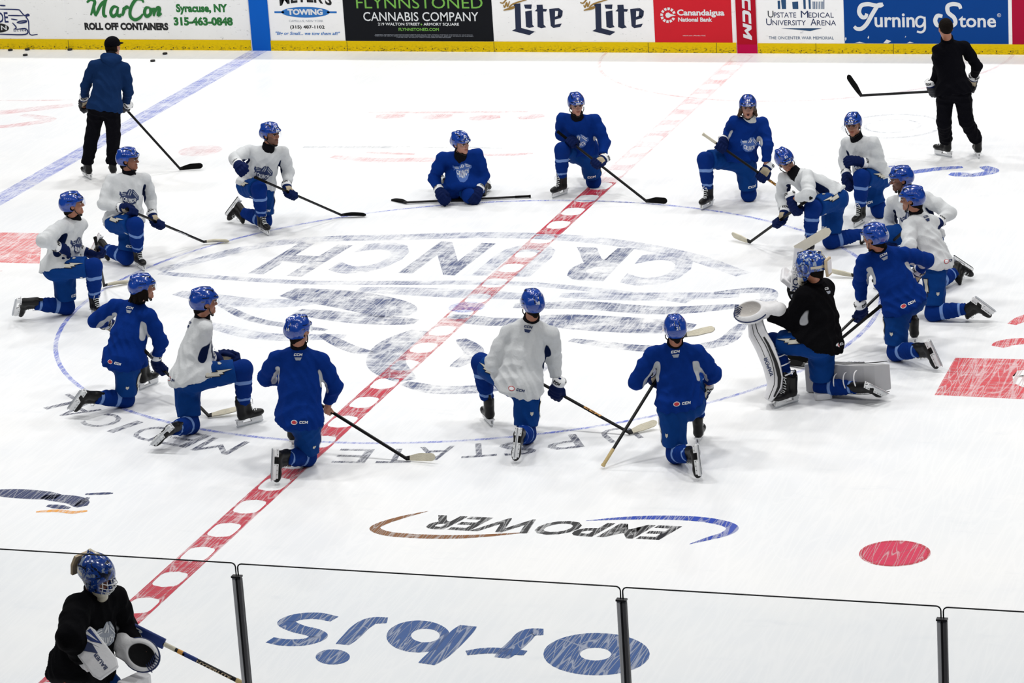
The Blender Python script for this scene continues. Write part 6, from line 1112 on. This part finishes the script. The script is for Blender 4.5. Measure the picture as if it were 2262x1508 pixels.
if 'goalie' in PP:
    G = PP['goalie']; J = G['J']; leg_pad(G, 'l', screen_dir(172)); leg_pad(G, 'r', U(np.cross(J['kr'] - J['ar'], ZV)) * (1 if np.cross(J['kr'] - J['ar'], ZV) @ FWD > 0 else -1) + ZV * -.12)
    catcher(G, 'l', U(ZV * .60 - RH * .25 - FWD * .45), U(RH * -.85 + ZV * .25), 'catch_w', .95, .12); blocker(G, 'r', U(-RH * .62 - UPV * .70 + FWD * .35), U(FWD + UPV * .2))
    b = MB(); b.box(J['kr'] + np.array([0, 0, -J['kr'][2] + .035]) - FH * .05 - G['base'], (.17, .13, .06), np.stack([RH, FH, ZV]), 0, .02); b.obj('knee_block', MAT['pad_w'], G['root'])
    st = POSE['goalie']['st']; goalie_stick('white goalie stick held upright with its blade beside the kneeling goalie head', st['low'], st['pad0'], st['pad1'], st['toe'], tuple(st['low']), RH, ('VAPOR', .30, -1, .35, 'ink'), ('pad_w', 'shaft', 'tape_w'))
if 'goalie_near' in PP:
    G = PP['goalie_near']; J = G['J']
    for q in 'lr': leg_pad(G, q, G['fwd'])
    catcher(G, 'l', U(RH * -.15 + ZV * .2 - FWD * .6), U(RH * .6 + ZV * -.45 + FWD * .1), 'catch_k', .82, .05); bl, o, x, y, z = blocker(G, 'r', U(-FWD * .80 + ZV * .45), U(RH * .55 - UPV * .80), .17, RH * .07)
    tv, tf, _ = text_geo('BAUER', .02, 0); A = -y; B = np.cross(z, A); mesh_obj('blocker_lettering', o + z * .0275 + x * .0 + y * .08 + (tv[:, :1] - .5) * .15 * A + (tv[:, 1:] - .5) * .03 * B, tf, MAT['ink'], bl, False)
    st = POSE['goalie_near']['st']; goalie_stick('blue paddled goalie stick held by the goalie at the near glass', st['butt'], st['pad1'], st['pad0'], None, tuple(st['pad1']), ZV, ('R', .10, -1, .75, 'ink_w'), ('pad_b', 'shaft', 'tape_y'), ('HYPERLITE', .30))

# ------------------------------------------------------------------ loose things
pk = None
plabs = ('puck against the yellow kick plate, farthest left in the photo', 'puck against the yellow kick plate, second from the left', 'puck on the ice just out from the kick plate, left of navy coach', 'puck touching the kick plate just left of the navy coach', 'puck near the kick plate, right of the navy coach', 'puck farther out on the ice, right of the navy coach')
for (x, y), lb in zip(((-12.0, 12.84), (-11.72, 12.88), (-11.56, 12.48), (-10.98, 12.89), (-9.23, 12.64), (-9.21, 12.13)), plabs):
    if pk is None:
        b = MB(); n = 28; pf = [(0.0345, 0), (.0381, .003), (.0381, .0225), (.0345, .0254)]
        V = [(r * math.cos(2 * math.pi * j / n), r * math.sin(2 * math.pi * j / n), z) for r, z in pf for j in range(n)]
        F = [(i * n + j, i * n + (j + 1) % n, i * n + n + (j + 1) % n, i * n + n + j) for i in range(3) for j in range(n)] + [tuple(range(n - 1, -1, -1)), tuple(range(3 * n, 4 * n))]; b.add(V, F); pk = b.obj('puck', MAT['rubber']); o = pk
    else: o = pk.copy(); COL.objects.link(o)
    o.location = (x, y, .001); tagobj(o, 'black rubber ' + lb, 'puck', 'pucks by the far boards')
def bottle(loc, cap, lb):
    t = put(bpy.data.objects.new('water_bottle', None)); t.location = loc; tagobj(t, lb, 'bottle')
    def lathe(name, pf, mat):
        n = 24; b = MB(); V = [(r * math.cos(2 * math.pi * j / n), r * math.sin(2 * math.pi * j / n), z) for r, z in pf for j in range(n)]
        F = [(i * n + j, i * n + (j + 1) % n, i * n + n + (j + 1) % n, i * n + n + j) for i in range(len(pf) - 1) for j in range(n)] + [tuple(range(n - 1, -1, -1)), tuple(range((len(pf) - 1) * n, len(pf) * n))]; b.add(V, F); b.obj(name, mat, t, True)
    lathe('bottle_body', [(.034, 0), (.037, .006), (.037, .07), (.033, .095), (.037, .12), (.037, .185), (.030, .20)], MAT['bottle']); lathe('bottle_cap', [(.036, .20), (.036, .225), (.028, .235), (.014, .24), (.009, .262), (.006, .266)], cap)
bottle((1.50, -13.18, 1.0), MAT['orange'], 'water bottle with orange cap at the bottom edge below the near goalie')
bottle((1.97, -13.18, 1.0), MAT['red_pl'], 'water bottle with red cap at the bottom edge beside the near goalie glove')
